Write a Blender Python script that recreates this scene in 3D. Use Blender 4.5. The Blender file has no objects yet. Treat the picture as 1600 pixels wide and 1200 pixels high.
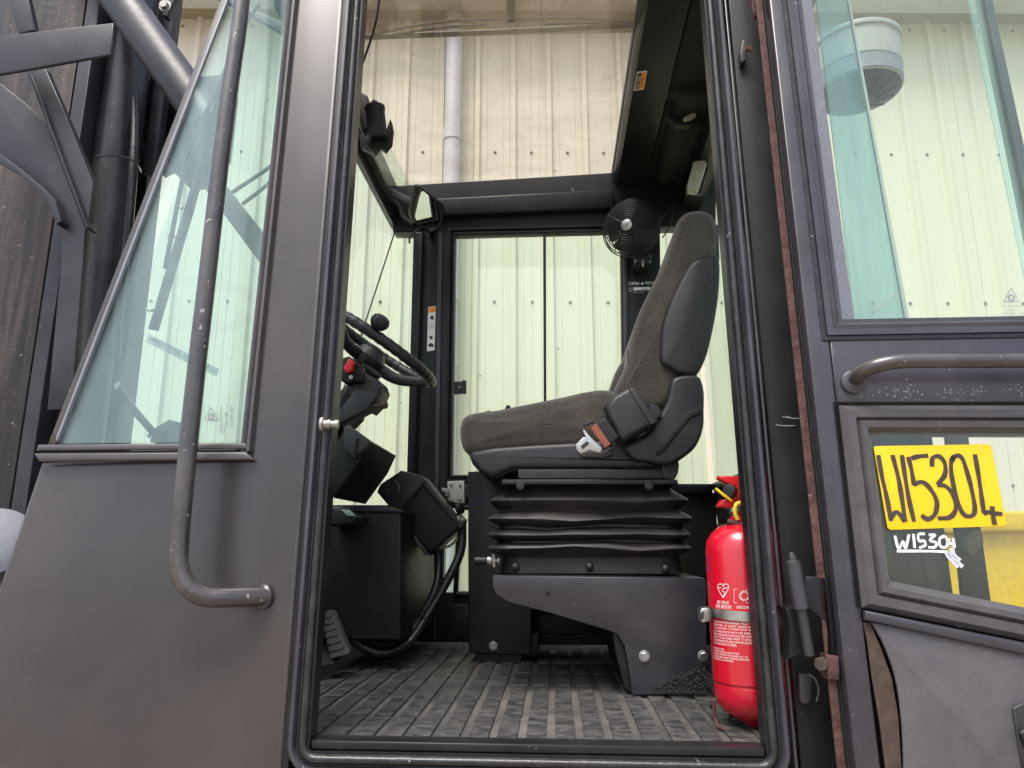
import bpy, bmesh, math, random
from mathutils import Vector, Matrix, noise
random.seed(7)
V = Vector
scene = bpy.context.scene
C = scene.collection

# ------------------------------------------------------------ camera, world, sun, exposure
FPX = 1109.0; PITCH = math.radians(12.5); YAW = math.radians(3.52)
CAM = V((0.0, -1.2, 1.7))
cd = bpy.data.cameras.new("camera"); cam = bpy.data.objects.new("camera", cd); C.objects.link(cam)
cd.sensor_width = 36.0; cd.lens = FPX / 1600 * 36.0; cd.clip_start = 0.02; cd.clip_end = 3000
cam.location = CAM; cam.rotation_euler = (math.pi/2 + PITCH, 0, YAW)
scene.camera = cam
world = bpy.data.worlds.new("World"); scene.world = world; world.use_nodes = True
wn = world.node_tree.nodes; wl = world.node_tree.links; wn.clear()
sky = wn.new("ShaderNodeTexSky"); sky.sky_type = 'NISHITA'; sky.sun_disc = False
SUN_EL = math.radians(66); SUN_AZ = math.radians(205)     # azimuth from +Y clockwise: behind the camera, to its left
sky.sun_elevation = SUN_EL; sky.sun_rotation = SUN_AZ
sky.air_density = 1.0; sky.dust_density = 4.0; sky.ozone_density = 1.0
hs = wn.new("ShaderNodeHueSaturation"); hs.inputs['Saturation'].default_value = 0.75
bg = wn.new("ShaderNodeBackground"); bg.inputs['Strength'].default_value = 0.15
wo = wn.new("ShaderNodeOutputWorld")
wl.new(sky.outputs[0], hs.inputs['Color']); wl.new(hs.outputs[0], bg.inputs['Color']); wl.new(bg.outputs[0], wo.inputs[0])
sd = bpy.data.lights.new("sun", 'SUN'); sd.energy = 1.5; sd.angle = math.radians(30); sd.color = (1.0, 0.96, 0.9)
sun = bpy.data.objects.new("sun", sd); C.objects.link(sun)
sdir = V((math.sin(SUN_AZ)*math.cos(SUN_EL), math.cos(SUN_AZ)*math.cos(SUN_EL), math.sin(SUN_EL)))
sun.rotation_euler = sdir.to_track_quat('Z', 'Y').to_euler(); sun.location = (0, 0, 20)
scene.view_settings.view_transform = 'Standard'; scene.view_settings.look = 'None'
scene.view_settings.exposure = 1.1; scene.view_settings.gamma = 1
scene.render.engine = 'CYCLES'
cy = scene.cycles
cy.max_bounces = 8; cy.diffuse_bounces = 4; cy.glossy_bounces = 4; cy.transmission_bounces = 4; cy.transparent_max_bounces = 32
cy.use_denoising = True

# ------------------------------------------------------------ geometry helpers
R = cam.rotation_euler.to_matrix()
def ray(px, py): return R @ V(((px-800)/FPX, -(py-600)/FPX, -1.0))
LEAN = 0.0     # tumblehome: how far the side being built leans in y per metre of height (about camera height)
def at(px, py, Y):
    d = ray(px, py); t = (Y-CAM.y)/(d.y-LEAN*d.z); p = CAM + d*t; return V((p.x, Y, p.z))
def onplane(px, py, p0, n):
    d = ray(px, py); t = (p0-CAM).dot(n)/d.dot(n); return CAM + d*t
def atx(px, py, X):
    d = ray(px, py); t = (X-CAM.x)/d.x; return CAM + d*t
def atz(px, py, Z):
    d = ray(px, py); t = (Z-CAM.z)/d.z; return CAM + d*t
def pts(l, Y): return [at(x, y, Y) for x, y in l]

WL = {}
def thing(name, label, cat, loc=(0,0,0), group=None, rz=0.0):
    o = bpy.data.objects.new(name, None); C.objects.link(o); o.location = loc; o.empty_display_size = 0.1
    o.rotation_euler = (0,0,rz); o['label'] = label; o['category'] = cat
    if group: o['group'] = group
    WL[o.name] = V(loc); return o
def O(name, verts, faces, mat, parent=None, smooth=None, kind=None, label=None, fix=True):
    verts = [V((v[0], v[1]+LEAN*(v[2]-CAM.z), v[2])) for v in verts]
    lo = V([min(v[i] for v in verts) for i in range(3)]); hi = V([max(v[i] for v in verts) for i in range(3)])
    c = (lo+hi)/2
    me = bpy.data.meshes.new(name); me.from_pydata([v-c for v in verts], [], faces)
    if fix:
        bm = bmesh.new(); bm.from_mesh(me); bmesh.ops.recalc_face_normals(bm, faces=bm.faces); bm.to_mesh(me); bm.free()
    if smooth is not None:
        for p in me.polygons: p.use_smooth = True
        me.set_sharp_from_angle(angle=math.radians(smooth))
    me.materials.append(mat); me.update()
    o = bpy.data.objects.new(name, me); C.objects.link(o)
    if parent is not None:
        o.parent = parent; o.location = c - WL[parent.name]
    else: o.location = c
    WL[o.name] = c
    if kind: o['kind'] = kind
    if label: o['label'] = label
    return o
def tag(o, label, cat, group=None):
    o['label'] = label; o['category'] = cat
    if group: o['group'] = group
    return o
class G:   # gathers several shapes into ONE mesh
    def __init__(s): s.v = []; s.f = []
    def add(s, vf):
        n = len(s.v); s.v += [V(v) for v in vf[0]]; s.f += [tuple(i+n for i in f) for f in vf[1]]; return s
    def make(s, name, mat, parent=None, **k): return O(name, s.v, s.f, mat, parent, **k)

def catmull(P, n=6, closed=False):
    P = [V(p) for p in P]; out = []; N = len(P)
    rng = range(N) if closed else range(N-1)
    for i in rng:
        if closed: a, b, c, d = P[(i-1) % N], P[i], P[(i+1) % N], P[(i+2) % N]
        else: a = P[i-1] if i else P[0]*2-P[1]; b = P[i]; c = P[i+1]; d = P[i+2] if i+2 < N else P[-1]*2-P[-2]
        for k in range(n):
            t = k/n
            out.append(0.5*((2*b)+(c-a)*t+(2*a-5*b+4*c-d)*t*t+(3*b-a-3*c+d)*t**3))
    if not closed: out.append(P[-1])
    return out
def slab(P, vec, r=0.0, seg=3, dome=0.0):   # polygon P extruded by vec, rims rounded by r
    P = [V(p) for p in P]; vec = V(vec); N = len(P)
    nrm = V((0,0,0))
    for i in range(N): nrm += P[i].cross(P[(i+1) % N])
    nrm.normalize()
    up = vec.normalized()
    ins = []
    for i in range(N):
        e1 = (P[i]-P[i-1]).normalized(); e2 = (P[(i+1) % N]-P[i]).normalized()
        n1 = nrm.cross(e1); n2 = nrm.cross(e2); m = (n1+n2)
        if m.length < 1e-6: m = n1
        m.normalize(); k = max(0.45, m.dot(n1)); ins.append(m/k)
    rings = []
    L = vec.length
    if r > 0:
        for k in range(seg+1):
            a = math.pi/2*k/seg; rings.append((r*(1-math.sin(a)), r*(1-math.cos(a))))
        rings += [(i, L-h) for i, h in reversed(rings)]
    else: rings = [(0, 0), (0, L)]
    v = []
    for i, h in rings: v += [P[j]+ins[j]*i+up*h for j in range(N)]
    f = []
    for k in range(len(rings)-1):
        for j in range(N):
            a = k*N+j; b = k*N+(j+1) % N; f.append((a, b, b+N, a+N))
    if dome:
        for front in (True, False):
            base = 0 if front else (len(rings)-1)*N; ring0 = [v[base+j] for j in range(N)]; c = sum(ring0, V((0,0,0)))/N; prev = base
            for q in (.88, .7, .45, .2):
                s0 = len(v); h = dome*(1-q*q)*(-1 if front else 1)
                v += [c+(p-c)*q+up*h for p in ring0]
                for j in range(N):
                    a = prev+j; b = prev+(j+1) % N; cc = s0+(j+1) % N; d = s0+j; f.append((a, d, cc, b))
                prev = s0
            f.append(tuple(prev+j for j in range(N)))
    else:
        f.append(tuple(range(N))[::-1]); f.append(tuple((len(rings)-1)*N+j for j in range(N)))
    return v, f
def prism(name, l, Y, th, mat, parent=None, r=0.0, seg=3, curve=0, smooth=40, dome=0.0, **k):
    P = [V((q.x, Y, q.z)) for q in pts(l, Y+.6*r)]
    if curve: P = catmull(P, curve, True)
    v, f = slab(P, (0, th, 0), r, seg, dome); return O(name, v, f, mat, parent, smooth=smooth, **k)
def bx(x0, x1, y0, y1, z0, z1):
    v = [V((x, y, z)) for x in (x0, x1) for y in (y0, y1) for z in (z0, z1)]
    return v, [(0,1,3,2), (4,6,7,5), (0,4,5,1), (2,3,7,6), (0,2,6,4), (1,5,7,3)]
def rbx(x0, x1, y0, y1, z0, z1, r=0.004):
    bm = bmesh.new(); v, f = bx(x0, x1, y0, y1, z0, z1)
    bv = [bm.verts.new(p) for p in v]; [bm.faces.new([bv[i] for i in q]) for q in f]
    bmesh.ops.recalc_face_normals(bm, faces=bm.faces)
    bmesh.ops.bevel(bm, geom=bm.edges[:], offset=r, segments=2, affect='EDGES', profile=0.6)
    bm.verts.index_update(); res = ([p.co.copy() for p in bm.verts], [tuple(q.index for q in fc.verts) for fc in bm.faces]); bm.free(); return res
def obox(c, ax, ay, az, r=0.004):   # oriented rounded box: centre and three half-extent vectors
    lx, ly, lz = V(ax).length, V(ay).length, V(az).length
    v, f = rbx(-lx, lx, -ly, ly, -lz, lz, r)
    X, Y, Z = V(ax).normalized(), V(ay).normalized(), V(az).normalized()
    return [V(c)+X*p.x+Y*p.y+Z*p.z for p in v], f
def tubev(P, r, seg=10, sm=6, closed=False, flat=None):
    P = [V(p) for p in P]
    if sm and len(P) > 2: P = catmull(P, sm, closed)
    N = len(P); v = []; f = []
    rr = r if callable(r) else (lambda t: r)
    T = []
    for i in range(N):
        if closed: t = P[(i+1) % N]-P[i-1]
        else: t = P[min(i+1, N-1)]-P[max(i-1, 0)]
        T.append(t.normalized())
    ref = V((0,1,0)) if abs(T[0].y) < 0.9 else V((1,0,0))
    n = T[0].cross(ref).normalized()
    for i in range(N):
        n = (n - T[i]*n.dot(T[i])).normalized(); b = T[i].cross(n); q = rr(i/(N-1))
        for k in range(seg):
            a = 2*math.pi*k/seg
            v.append(P[i] + n*math.cos(a)*q + b*math.sin(a)*q*(flat or 1))
    M = N if closed else N-1
    for i in range(M):
        for k in range(seg):
            a = i*seg+k; b_ = i*seg+(k+1) % seg; c = ((i+1) % N)*seg+(k+1) % seg; d = ((i+1) % N)*seg+k
            f.append((a, b_, c, d))
    if not closed: f.append(tuple(range(seg))[::-1]); f.append(tuple((N-1)*seg+k for k in range(seg)))
    return v, f
def tube(name, P, r, mat, parent=None, seg=12, sm=6, closed=False, flat=None, **k):
    v, f = tubev(P, r, seg, sm, closed, flat); return O(name, v, f, mat, parent, smooth=50, **k)
def frame(axis):
    z = V(axis).normalized(); ref = V((0,0,1)) if abs(z.z) < 0.9 else V((1,0,0))
    x = ref.cross(z).normalized(); return x, z.cross(x), z
def lathev(prof, o, axis, seg=28):
    x, y, z = frame(axis); v = []; f = []; n = len(prof); o = V(o)
    for k in range(seg):
        a = 2*math.pi*k/seg; d = x*math.cos(a)+y*math.sin(a)
        v += [o + d*r + z*h for r, h in prof]
    for k in range(seg):
        for i in range(n-1):
            a = k*n+i; b = ((k+1) % seg)*n+i; f.append((a, b, b+1, a+1))
    f.append(tuple(k*n for k in range(seg))[::-1]); f.append(tuple(k*n+n-1 for k in range(seg)))
    return v, f
def lathe(name, prof, o, axis, mat, parent=None, seg=28, smooth=35, **k):
    v, f = lathev([(max(r, 1e-4), h) for r, h in prof], o, axis, seg); return O(name, v, f, mat, parent, smooth=smooth, **k)
def bolt(name, c, r, mat, parent, axis=(0,-1,0), washer=True, h=None):
    h = h or r*0.7; g = G()
    if washer: g.add(lathev([(r*1.35, 0), (r*1.35, r*0.18), (r*1.25, r*0.22)], c, axis, 20))
    x, y, z = frame(axis); n = 6
    P = [V(c)+x*r*math.cos(a)+y*r*math.sin(a)+z*r*0.2 for a in [math.pi*2*k/n+0.3 for k in range(n)]]
    g.add(slab(P, z*h, r*0.08, 1)); return g.make(name, mat, parent, smooth=None)
def roundpath(P, r, seg=6, closed=False):
    P = [V(p) for p in P]; N = len(P); out = []
    for i in range(N):
        if not closed and i in (0, N-1): out.append(P[i]); continue
        a, b, c = P[i-1], P[i], P[(i+1) % N]
        u = (a-b); w = (c-b); rr = min(r, u.length*0.45, w.length*0.45); u.normalize(); w.normalize()
        p0 = b+u*rr; p1 = b+w*rr
        for k in range(seg+1):
            t = k/seg; out.append(p0*(1-t)**2 + b*2*t*(1-t) + p1*t*t)
    return out
def fsweepv(P, prof, closed=False, side=1):   # path in an XZ plane, profile of (outward, y)
    P = [V(p) for p in P]; N = len(P); v = []; f = []; M = len(prof)
    for i in range(N):
        if closed: e1 = (P[i]-P[i-1]).normalized(); e2 = (P[(i+1) % N]-P[i]).normalized()
        else:
            e1 = (P[i]-P[i-1]).normalized() if i else (P[1]-P[0]).normalized()
            e2 = (P[i+1]-P[i]).normalized() if i < N-1 else e1
        n1 = V((e1.z, 0, -e1.x)); n2 = V((e2.z, 0, -e2.x)); m = (n1+n2).normalized(); m = m/max(0.4, m.dot(n1))*side
        for w, y in prof: v.append(P[i] + m*w + V((0, y, 0)))
    for i in range(N if closed else N-1):
        for k in range(M):
            a = i*M+k; b = i*M+(k+1) % M; c = ((i+1) % N)*M+(k+1) % M; d = ((i+1) % N)*M+k; f.append((a, b, c, d))
    if not closed: f.append(tuple(range(M))); f.append(tuple((N-1)*M+k for k in range(M)))
    return v, f
def fsweep(name, P, prof, mat, parent, closed=False, side=1, smooth=35, **k):
    v, f = fsweepv(P, prof, closed, side); return O(name, v, f, mat, parent, smooth=smooth, **k)

def glyphs(s):
    cu = bpy.data.curves.new('t', 'FONT'); cu.body = s; cu.resolution_u = 3
    ob = bpy.data.objects.new('t', cu); C.objects.link(ob)
    dg = bpy.context.evaluated_depsgraph_get(); ev = ob.evaluated_get(dg); me = ev.to_mesh()
    v = [p.co.copy() for p in me.vertices]; f = [tuple(p.vertices) for p in me.polygons]
    ev.to_mesh_clear(); bpy.data.objects.remove(ob); bpy.data.curves.remove(cu)
    x0 = min(p.x for p in v); x1 = max(p.x for p in v); y0 = min(p.y for p in v); y1 = max(p.y for p in v)
    return [((p.x-x0)/(x1-x0), (p.y-y0)/(y1-y0)) for p in v], f
def lettering(s, p0, right, up, mat, parent, mp=None, name='lettering', mirror=False):
    v, f = glyphs(s); p0 = V(p0) if not mp else None
    if mirror: v = [(1-a, b) for a, b in v]
    vv = [mp(a, b) for a, b in v] if mp else [p0+V(right)*a+V(up)*b for a, b in v]
    return O(name, vv, f, mat, parent, fix=False)
def letpx(s, x, y, w, h, Y, mat, parent, skew=0, **k):
    a = at(x, y, Y); b = at(x+w, y+skew, Y); c = at(x, y-h, Y); return lettering(s, a, b-a, c-a, mat, parent, **k)
def strokes(name, L, w, Y, mat, parent, dy=-0.0004, lay=None):
    g = G()
    for j, S in enumerate(L):
        P = pts(S, Y)
        if len(P) > 2: P = catmull(P, 5)
        v = []; f = []
        for i, p in enumerate(P):
            t = (P[min(i+1, len(P)-1)]-P[max(i-1, 0)]).normalized(); n = V((t.z, 0, -t.x))*w*(0.5+0.06*math.sin(i*0.7+j))
            v += [p+n+V((0, dy*(1+j*0.3), 0)), p-n+V((0, dy*(1+j*0.3), 0))]
            if i: k = 2*i; f.append((k-2, k, k+1, k-1))
        g.add((v, f))
    return g.make(name, mat, parent, fix=False)

# ------------------------------------------------------------ materials
def newmat(name):
    m = bpy.data.materials.new(name); m.use_nodes = True; nt = m.node_tree; nt.nodes.clear(); return m, nt.nodes, nt.links
def ramp(N, L, src, a, b, ca=(0,0,0,1), cb=(1,1,1,1)):
    r = N.new('ShaderNodeValToRGB'); r.color_ramp.elements[0].position = a; r.color_ramp.elements[1].position = b
    r.color_ramp.elements[0].color = ca; r.color_ramp.elements[1].color = cb; L.new(src, r.inputs[0]); return r.outputs[0]
def noisen(N, L, co, scale, detail=5, rough=0.6, dist=0.0):
    n = N.new('ShaderNodeTexNoise'); n.inputs['Scale'].default_value = scale; n.inputs['Detail'].default_value = detail
    n.inputs['Roughness'].default_value = rough; n.inputs['Distortion'].default_value = dist; L.new(co, n.inputs['Vector']); return n.outputs[0]
def mixc(N, L, fac, a, b):
    m = N.new('ShaderNodeMix'); m.data_type = 'RGBA'
    if hasattr(fac, 'links'): L.new(fac, m.inputs[0])
    else: m.inputs[0].default_value = fac
    for s, i in ((a, 6), (b, 7)):
        if hasattr(s, 'links'): L.new(s, m.inputs[i])
        else: m.inputs[i].default_value = (*s[:3], 1)
    return m.outputs[2]
def mth(N, L, op, a, b=0.0):
    m = N.new('ShaderNodeMath'); m.operation = op
    for i, s in enumerate((a, b)):
        if hasattr(s, 'links'): L.new(s, m.inputs[i])
        else: m.inputs[i].default_value = s
    return m.outputs[0]
def surf(name, col, rough=0.5, metal=0.0, dust=None, dust_amt=0.0, dscale=6, mott=0.15, mscale=40, chips=0.0, chipcol=(.3,.3,.32),
         bump=0.0, bscale=200, wave=0.0, wscale=10, coat=0.0, spec=0.5, stretch=None, rvar=0.15, dents=0.0, sheen=0.0):
    m, N, L = newmat(name)
    p = N.new('ShaderNodeBsdfPrincipled'); o = N.new('ShaderNodeOutputMaterial'); L.new(p.outputs[0], o.inputs[0])
    geo = N.new('ShaderNodeNewGeometry'); co = geo.outputs['Position']
    if stretch:
        mp = N.new('ShaderNodeMapping'); mp.inputs['Scale'].default_value = stretch; L.new(co, mp.inputs[0]); cs = mp.outputs[0]
    else: cs = co
    n1 = noisen(N, L, cs, mscale, 6)
    c = mixc(N, L, ramp(N, L, n1, 0.3, 0.7), [x*(1-mott) for x in col], [min(1, x*(1+mott)) for x in col])
    n2 = noisen(N, L, cs, dscale, 8, 0.65, 0.5)
    if dust:
        f = mth(N, L, 'MULTIPLY', ramp(N, L, n2, 0.42, 0.68), dust_amt); c = mixc(N, L, f, c, dust)
    if chips > 0:
        n3 = noisen(N, L, co, 90, 4, 0.5, 0.8); f = ramp(N, L, n3, 0.74-chips*0.12, 0.76-chips*0.12); c = mixc(N, L, f, c, chipcol)
    L.new(c, p.inputs['Base Color'])
    r = mth(N, L, 'ADD', mth(N, L, 'MULTIPLY', n2, rvar*2), rough-rvar); L.new(r, p.inputs['Roughness'])
    p.inputs['Metallic'].default_value = metal; p.inputs['Specular IOR Level'].default_value = spec
    p.inputs['Coat Weight'].default_value = coat; p.inputs['Coat Roughness'].default_value = 0.12
    if sheen: p.inputs['Sheen Weight'].default_value = sheen; p.inputs['Sheen Roughness'].default_value = 0.5
    h = None
    if bump:
        nb = noisen(N, L, co, bscale, 3); h = mth(N, L, 'MULTIPLY', nb, bump)
    if dents:
        nd = noisen(N, L, co, 2.2, 2, 0.4); hd = mth(N, L, 'MULTIPLY', nd, dents); h = hd if h is None else mth(N, L, 'ADD', h, hd)
    if wave:
        w = N.new('ShaderNodeTexWave'); w.inputs['Scale'].default_value = wscale; w.bands_direction = 'Z'; w.inputs['Distortion'].default_value = 0.3
        L.new(co, w.inputs[0]); hw = mth(N, L, 'MULTIPLY', w.outputs[1], wave); h = hw if h is None else mth(N, L, 'ADD', h, hw)
    if h is not None:
        b = N.new('ShaderNodeBump'); b.inputs['Strength'].default_value = 1.0; b.inputs['Distance'].default_value = 1.0
        L.new(h, b.inputs['Height']); L.new(b.outputs[0], p.inputs['Normal'])
    return m
def glass(name, tint, dirt=0.03, dcol=(.75,.78,.75), refl=1.0, dscale=4, streak=(1,1,.25), base=0.3, spk=0.0):
    m, N, L = newmat(name)
    o = N.new('ShaderNodeOutputMaterial'); t = N.new('ShaderNodeBsdfTransparent'); g = N.new('ShaderNodeBsdfGlossy'); d = N.new('ShaderNodeBsdfDiffuse')
    g.inputs['Roughness'].default_value = 0.0; t.inputs[0].default_value = (*[math.sqrt(x) for x in tint], 1)
    geo = N.new('ShaderNodeNewGeometry')
    dt = N.new('ShaderNodeVectorMath'); dt.operation = 'DOT_PRODUCT'; L.new(geo.outputs['Normal'], dt.inputs[0]); L.new(geo.outputs['Incoming'], dt.inputs[1])
    c = mth(N, L, 'ABSOLUTE', dt.outputs['Value']); c = mth(N, L, 'SUBTRACT', 1.0, c); c = mth(N, L, 'POWER', c, 5.0)
    c = mth(N, L, 'ADD', mth(N, L, 'MULTIPLY', c, 0.8*refl), 0.045*refl)
    m1 = N.new('ShaderNodeMixShader'); L.new(c, m1.inputs[0]); L.new(t.outputs[0], m1.inputs[1]); L.new(g.outputs[0], m1.inputs[2])
    mp = N.new('ShaderNodeMapping'); mp.inputs['Scale'].default_value = streak; L.new(geo.outputs['Position'], mp.inputs[0])
    n = noisen(N, L, mp.outputs[0], dscale, 9, 0.7, 0.6)
    n2 = noisen(N, L, geo.outputs['Position'], 220, 2, 0.5)
    f = mth(N, L, 'MULTIPLY', mth(N, L, 'ADD', ramp(N, L, n, 0.4, 0.75), base), dirt)
    f = mth(N, L, 'ADD', f, mth(N, L, 'MULTIPLY', ramp(N, L, n2, 0.76, 0.8), spk))
    d.inputs[0].default_value = (*dcol, 1)
    m2 = N.new('ShaderNodeMixShader'); L.new(f, m2.inputs[0]); L.new(m1.outputs[0], m2.inputs[1]); L.new(d.outputs[0], m2.inputs[2])
    L.new(m2.outputs[0], o.inputs[0]); return m

M = {}
M['panel'] = surf('faded black paint', (.031,.0265,.028), .33, dust=(.064,.052,.047), dust_amt=.6, dscale=1.6, mott=.08, mscale=12, bump=.0001, bscale=350, dents=.008, coat=.12, rvar=.12)
M['pillar'] = surf('satin black paint', (.028,.026,.034), .34, dust=(.085,.078,.092), dust_amt=.35, dscale=5, mott=.1, chips=.08, chipcol=(.3,.28,.3), bump=.0001, bscale=300, coat=.25)
M['frame'] = surf('grey plastic moulding', (.06,.055,.06), .45, dust=(.11,.095,.09), dust_amt=.4, dscale=8, chips=.05, bump=.0001)
M['bar'] = surf('glossy black tube paint', (.035,.03,.03), .3, dust=(.11,.09,.08), dust_amt=.4, dscale=14, chips=.45, chipcol=(.3,.27,.25), coat=.35, spec=.6)
M['inner'] = surf('inner black paint', (.009,.009,.011), .35, dust=(.03,.028,.028), dust_amt=.3, dscale=9, chips=.05, chipcol=(.2,.2,.2), bump=.0001, bscale=300, coat=.05, spec=.3)
M['innerdark'] = surf('matt black steel', (.006,.006,.007), .5, dust=(.022,.021,.02), dust_amt=.35, dscale=7, bump=.0002, spec=.3)
M['plastic'] = surf('black moulded plastic', (.011,.011,.013), .42, dust=(.035,.032,.032), dust_amt=.35, dscale=12, bump=.00025, bscale=600, spec=.4)
M['plasticg'] = surf('grey black seat plastic', (.018,.017,.02), .4, dust=(.045,.042,.043), dust_amt=.3, dscale=10, bump=.0003, bscale=700, spec=.45)
M['lining'] = surf('dark green grey headlining', (.034,.037,.032), .7, mott=.1, bump=.0002, bscale=500, spec=.3)
M['rubber'] = surf('black rubber seal', (.012,.0115,.012), .32, dust=(.05,.048,.052), dust_amt=.4, dscale=30, chips=.12, chipcol=(.25,.24,.24), bump=.0007, bscale=120)
M['sealrib'] = surf('ribbed rubber seal', (.03,.028,.032), .5, dust=(.07,.065,.07), dust_amt=.4, dscale=20, wave=.0004, wscale=70)
M['mat'] = surf('dusty rubber mat', (.045,.045,.045), .65, dust=(.15,.132,.118), dust_amt=.85, dscale=4, mott=.3, mscale=60, bump=.0006, bscale=90)
M['pad'] = surf('scuffed rubber pad', (.028,.029,.031), .5, dust=(.15,.136,.125), dust_amt=.7, dscale=26, mott=.35, mscale=80, bump=.001, bscale=70, stretch=(1,2.2,1))
M['bellows'] = surf('rubber bellows', (.015,.0135,.0135), .5, dust=(.045,.037,.033), dust_amt=.5, dscale=8, bump=.0003, bscale=300, spec=.4)
M['rail'] = surf('dull slide rail steel', (.028,.028,.03), .45, metal=.3, dust=(.08,.07,.065), dust_amt=.4, dscale=15)
M['fabric'] = surf('worn charcoal brown fabric', (.055,.05,.042), .95, dust=(.105,.09,.07), dust_amt=.65, dscale=11, mott=.6, mscale=300, bump=.0035, bscale=300, spec=.1, sheen=.35)
M['red'] = surf('red gloss paint', (.52,.005,.02), .25, mott=.05, coat=.6, rvar=.05, bump=.00004, bscale=60)
M['redpl'] = surf('red plastic', (.55,.01,.012), .35, mott=.05)
M['silver'] = surf('bright steel', (.5,.5,.5), .32, metal=1.0, dust=(.25,.23,.2), dust_amt=.4, dscale=60)
M['zinc'] = surf('zinc plated steel', (.34,.33,.31), .42, metal=.8, dust=(.25,.21,.17), dust_amt=.5, dscale=40, mott=.3)
M['cream_metal'] = surf('dull plated lock case', (.45,.42,.38), .5, metal=.4, dust=(.25,.2,.15), dust_amt=.4, dscale=30)
M['white'] = surf('white print', (.78,.78,.78), .6, mott=.02)
M['wht'] = surf('white marker', (.75,.77,.8), .7, mott=.15, mscale=150)
M['blackink'] = surf('black print', (.02,.02,.02), .6)
M['ink'] = surf('marker ink', (.05,.028,.024), .5, mott=.3, mscale=120)
M['blue'] = surf('blue label', (.02,.05,.25), .5)
M['yellow'] = surf('yellow card', (.78,.52,.004), .45, mott=.02, rvar=.05)
M['yellowp'] = surf('yellow machine paint', (.70,.45,.012), .4, dust=(.5,.34,.03), dust_amt=.3, dscale=4, coat=.2)
M['yellowpl'] = surf('yellow plastic', (.8,.6,.03), .4)
M['orange'] = surf('orange label', (.75,.27,.02), .5)
M['belt'] = surf('orange brown webbing', (.24,.07,.035), .8, bump=.0006, bscale=500)
M['rust'] = surf('rusty rod', (.05,.018,.016), .85, dust=(.13,.065,.055), dust_amt=.7, dscale=45, mott=.5, mscale=120, bump=.002, bscale=150, chips=.35, chipcol=(.25,.2,.19))
M['ruststeel'] = surf('worn rusty steel', (.018,.016,.018), .5, dust=(.10,.078,.07), dust_amt=.85, dscale=13, mott=.5, mscale=40, bump=.0012, bscale=60, stretch=(1.4,1,.1), chips=.35, chipcol=(.2,.17,.16), spec=.3)
M['mast'] = surf('mast black paint', (.018,.0175,.024), .42, dust=(.06,.057,.068), dust_amt=.6, dscale=5, mott=.3, mscale=12, chips=.15, chipcol=(.14,.08,.07), bump=.0003, bscale=90, spec=.4)
M['mastdk'] = surf('greasy mast steel', (.006,.0055,.008), .4, dust=(.06,.056,.07), dust_amt=.6, dscale=7, mott=.4, stretch=(1,1,.12), bump=.0006, bscale=60, spec=.35)
M['cyl'] = surf('cylinder paint', (.02,.0195,.025), .4, dust=(.06,.056,.064), dust_amt=.6, dscale=7, mott=.3, mscale=14, chips=.35, chipcol=(.2,.09,.08), bump=.0006, bscale=50, spec=.5)
M['cream'] = surf('cream cladding', (.66,.63,.51), .5, dust=(.58,.55,.45), dust_amt=.5, dscale=.9, mott=.02, mscale=5, stretch=(1.5,1.5,.05), rvar=.05)
M['soffit'] = surf('olive soffit', (.3,.29,.19), .6, mott=.06)
M['gutter'] = surf('pale gutter', (.5,.52,.5), .5)
M['pipe'] = surf('pale grey downpipe', (.52,.52,.56), .5, mott=.05)
M['screw'] = surf('cladding screw', (.22,.22,.2), .5)
M['concrete'] = surf('yard concrete', (.29,.235,.185), .85, dust=(.2,.165,.13), dust_amt=.6, dscale=.6)
M['mesh'] = surf('perforated grey vinyl', (.085,.08,.09), .6, dust=(.17,.145,.13), dust_amt=.35, dscale=7, mott=.1)
M['card'] = surf('brown hardboard edge', (.055,.037,.027), .85, mott=.3, mscale=60)
M['drumtop'] = surf('pale air cleaner bowl', (.34,.33,.31), .4, mott=.06)
M['drumgrey'] = surf('grey air cleaner base', (.2,.21,.24), .45, mott=.1)
M['lamp'] = surf('frosted lamp lens', (.42,.42,.33), .3, mott=.1)
M['screen'] = surf('grey green display', (.2,.26,.22), .3)
M['frit'] = surf('grey speckled glass border', (.13,.14,.165), .6, mott=.35, mscale=400)
M['glass'] = glass('green tinted glass', (.79,.93,.82), .045, dcol=(.7,.8,.68))
M['glassq'] = glass('blue green tinted glass', (.80,.95,.93), .17, dcol=(.55,.72,.74), refl=.8, base=.5)
M['glassr'] = glass('dusty clear roof glass', (.97,.945,.89), .14, dcol=(.82,.78,.68), dscale=5, streak=(1,1,1), spk=.25)
M['glassb'] = glass('smeared glass with painted blue reflections', (.52,.72,.80), .32, dcol=(.32,.5,.58), dscale=14, streak=(1,1,.12), refl=1.6)  # blue tint and smear colour paint reflected sky onto the glass
M['glassl'] = glass('grimy lower glass', (.80,.9,.84), .03, dscale=9)
M['film'] = glass('dried dust on glass', (.86,.83,.79), .3, dcol=(.42,.38,.33), dscale=7, streak=(1,1,1), base=.6)
M['mirror'] = surf('mirror', (.85,.87,.88), .03, metal=1.0, mott=0, rvar=.01)
M['pedestal'] = surf('scuffed black plate paint', (.022,.0205,.026), .35, dust=(.045,.042,.048), dust_amt=.5, dscale=8, chips=.1, chipcol=(.2,.19,.19), bump=.0001, coat=.2)
M['glassw'] = glass('pale green windscreen glass', (.80,.93,.88), .03, refl=.8)
M['trans'] = glass('translucent pale sticker', (.66,.76,.86), .25, dcol=(.5,.6,.68))
M['mud'] = surf('dried black mud', (.012,.011,.01), .8, mott=.5, mscale=200)
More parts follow.
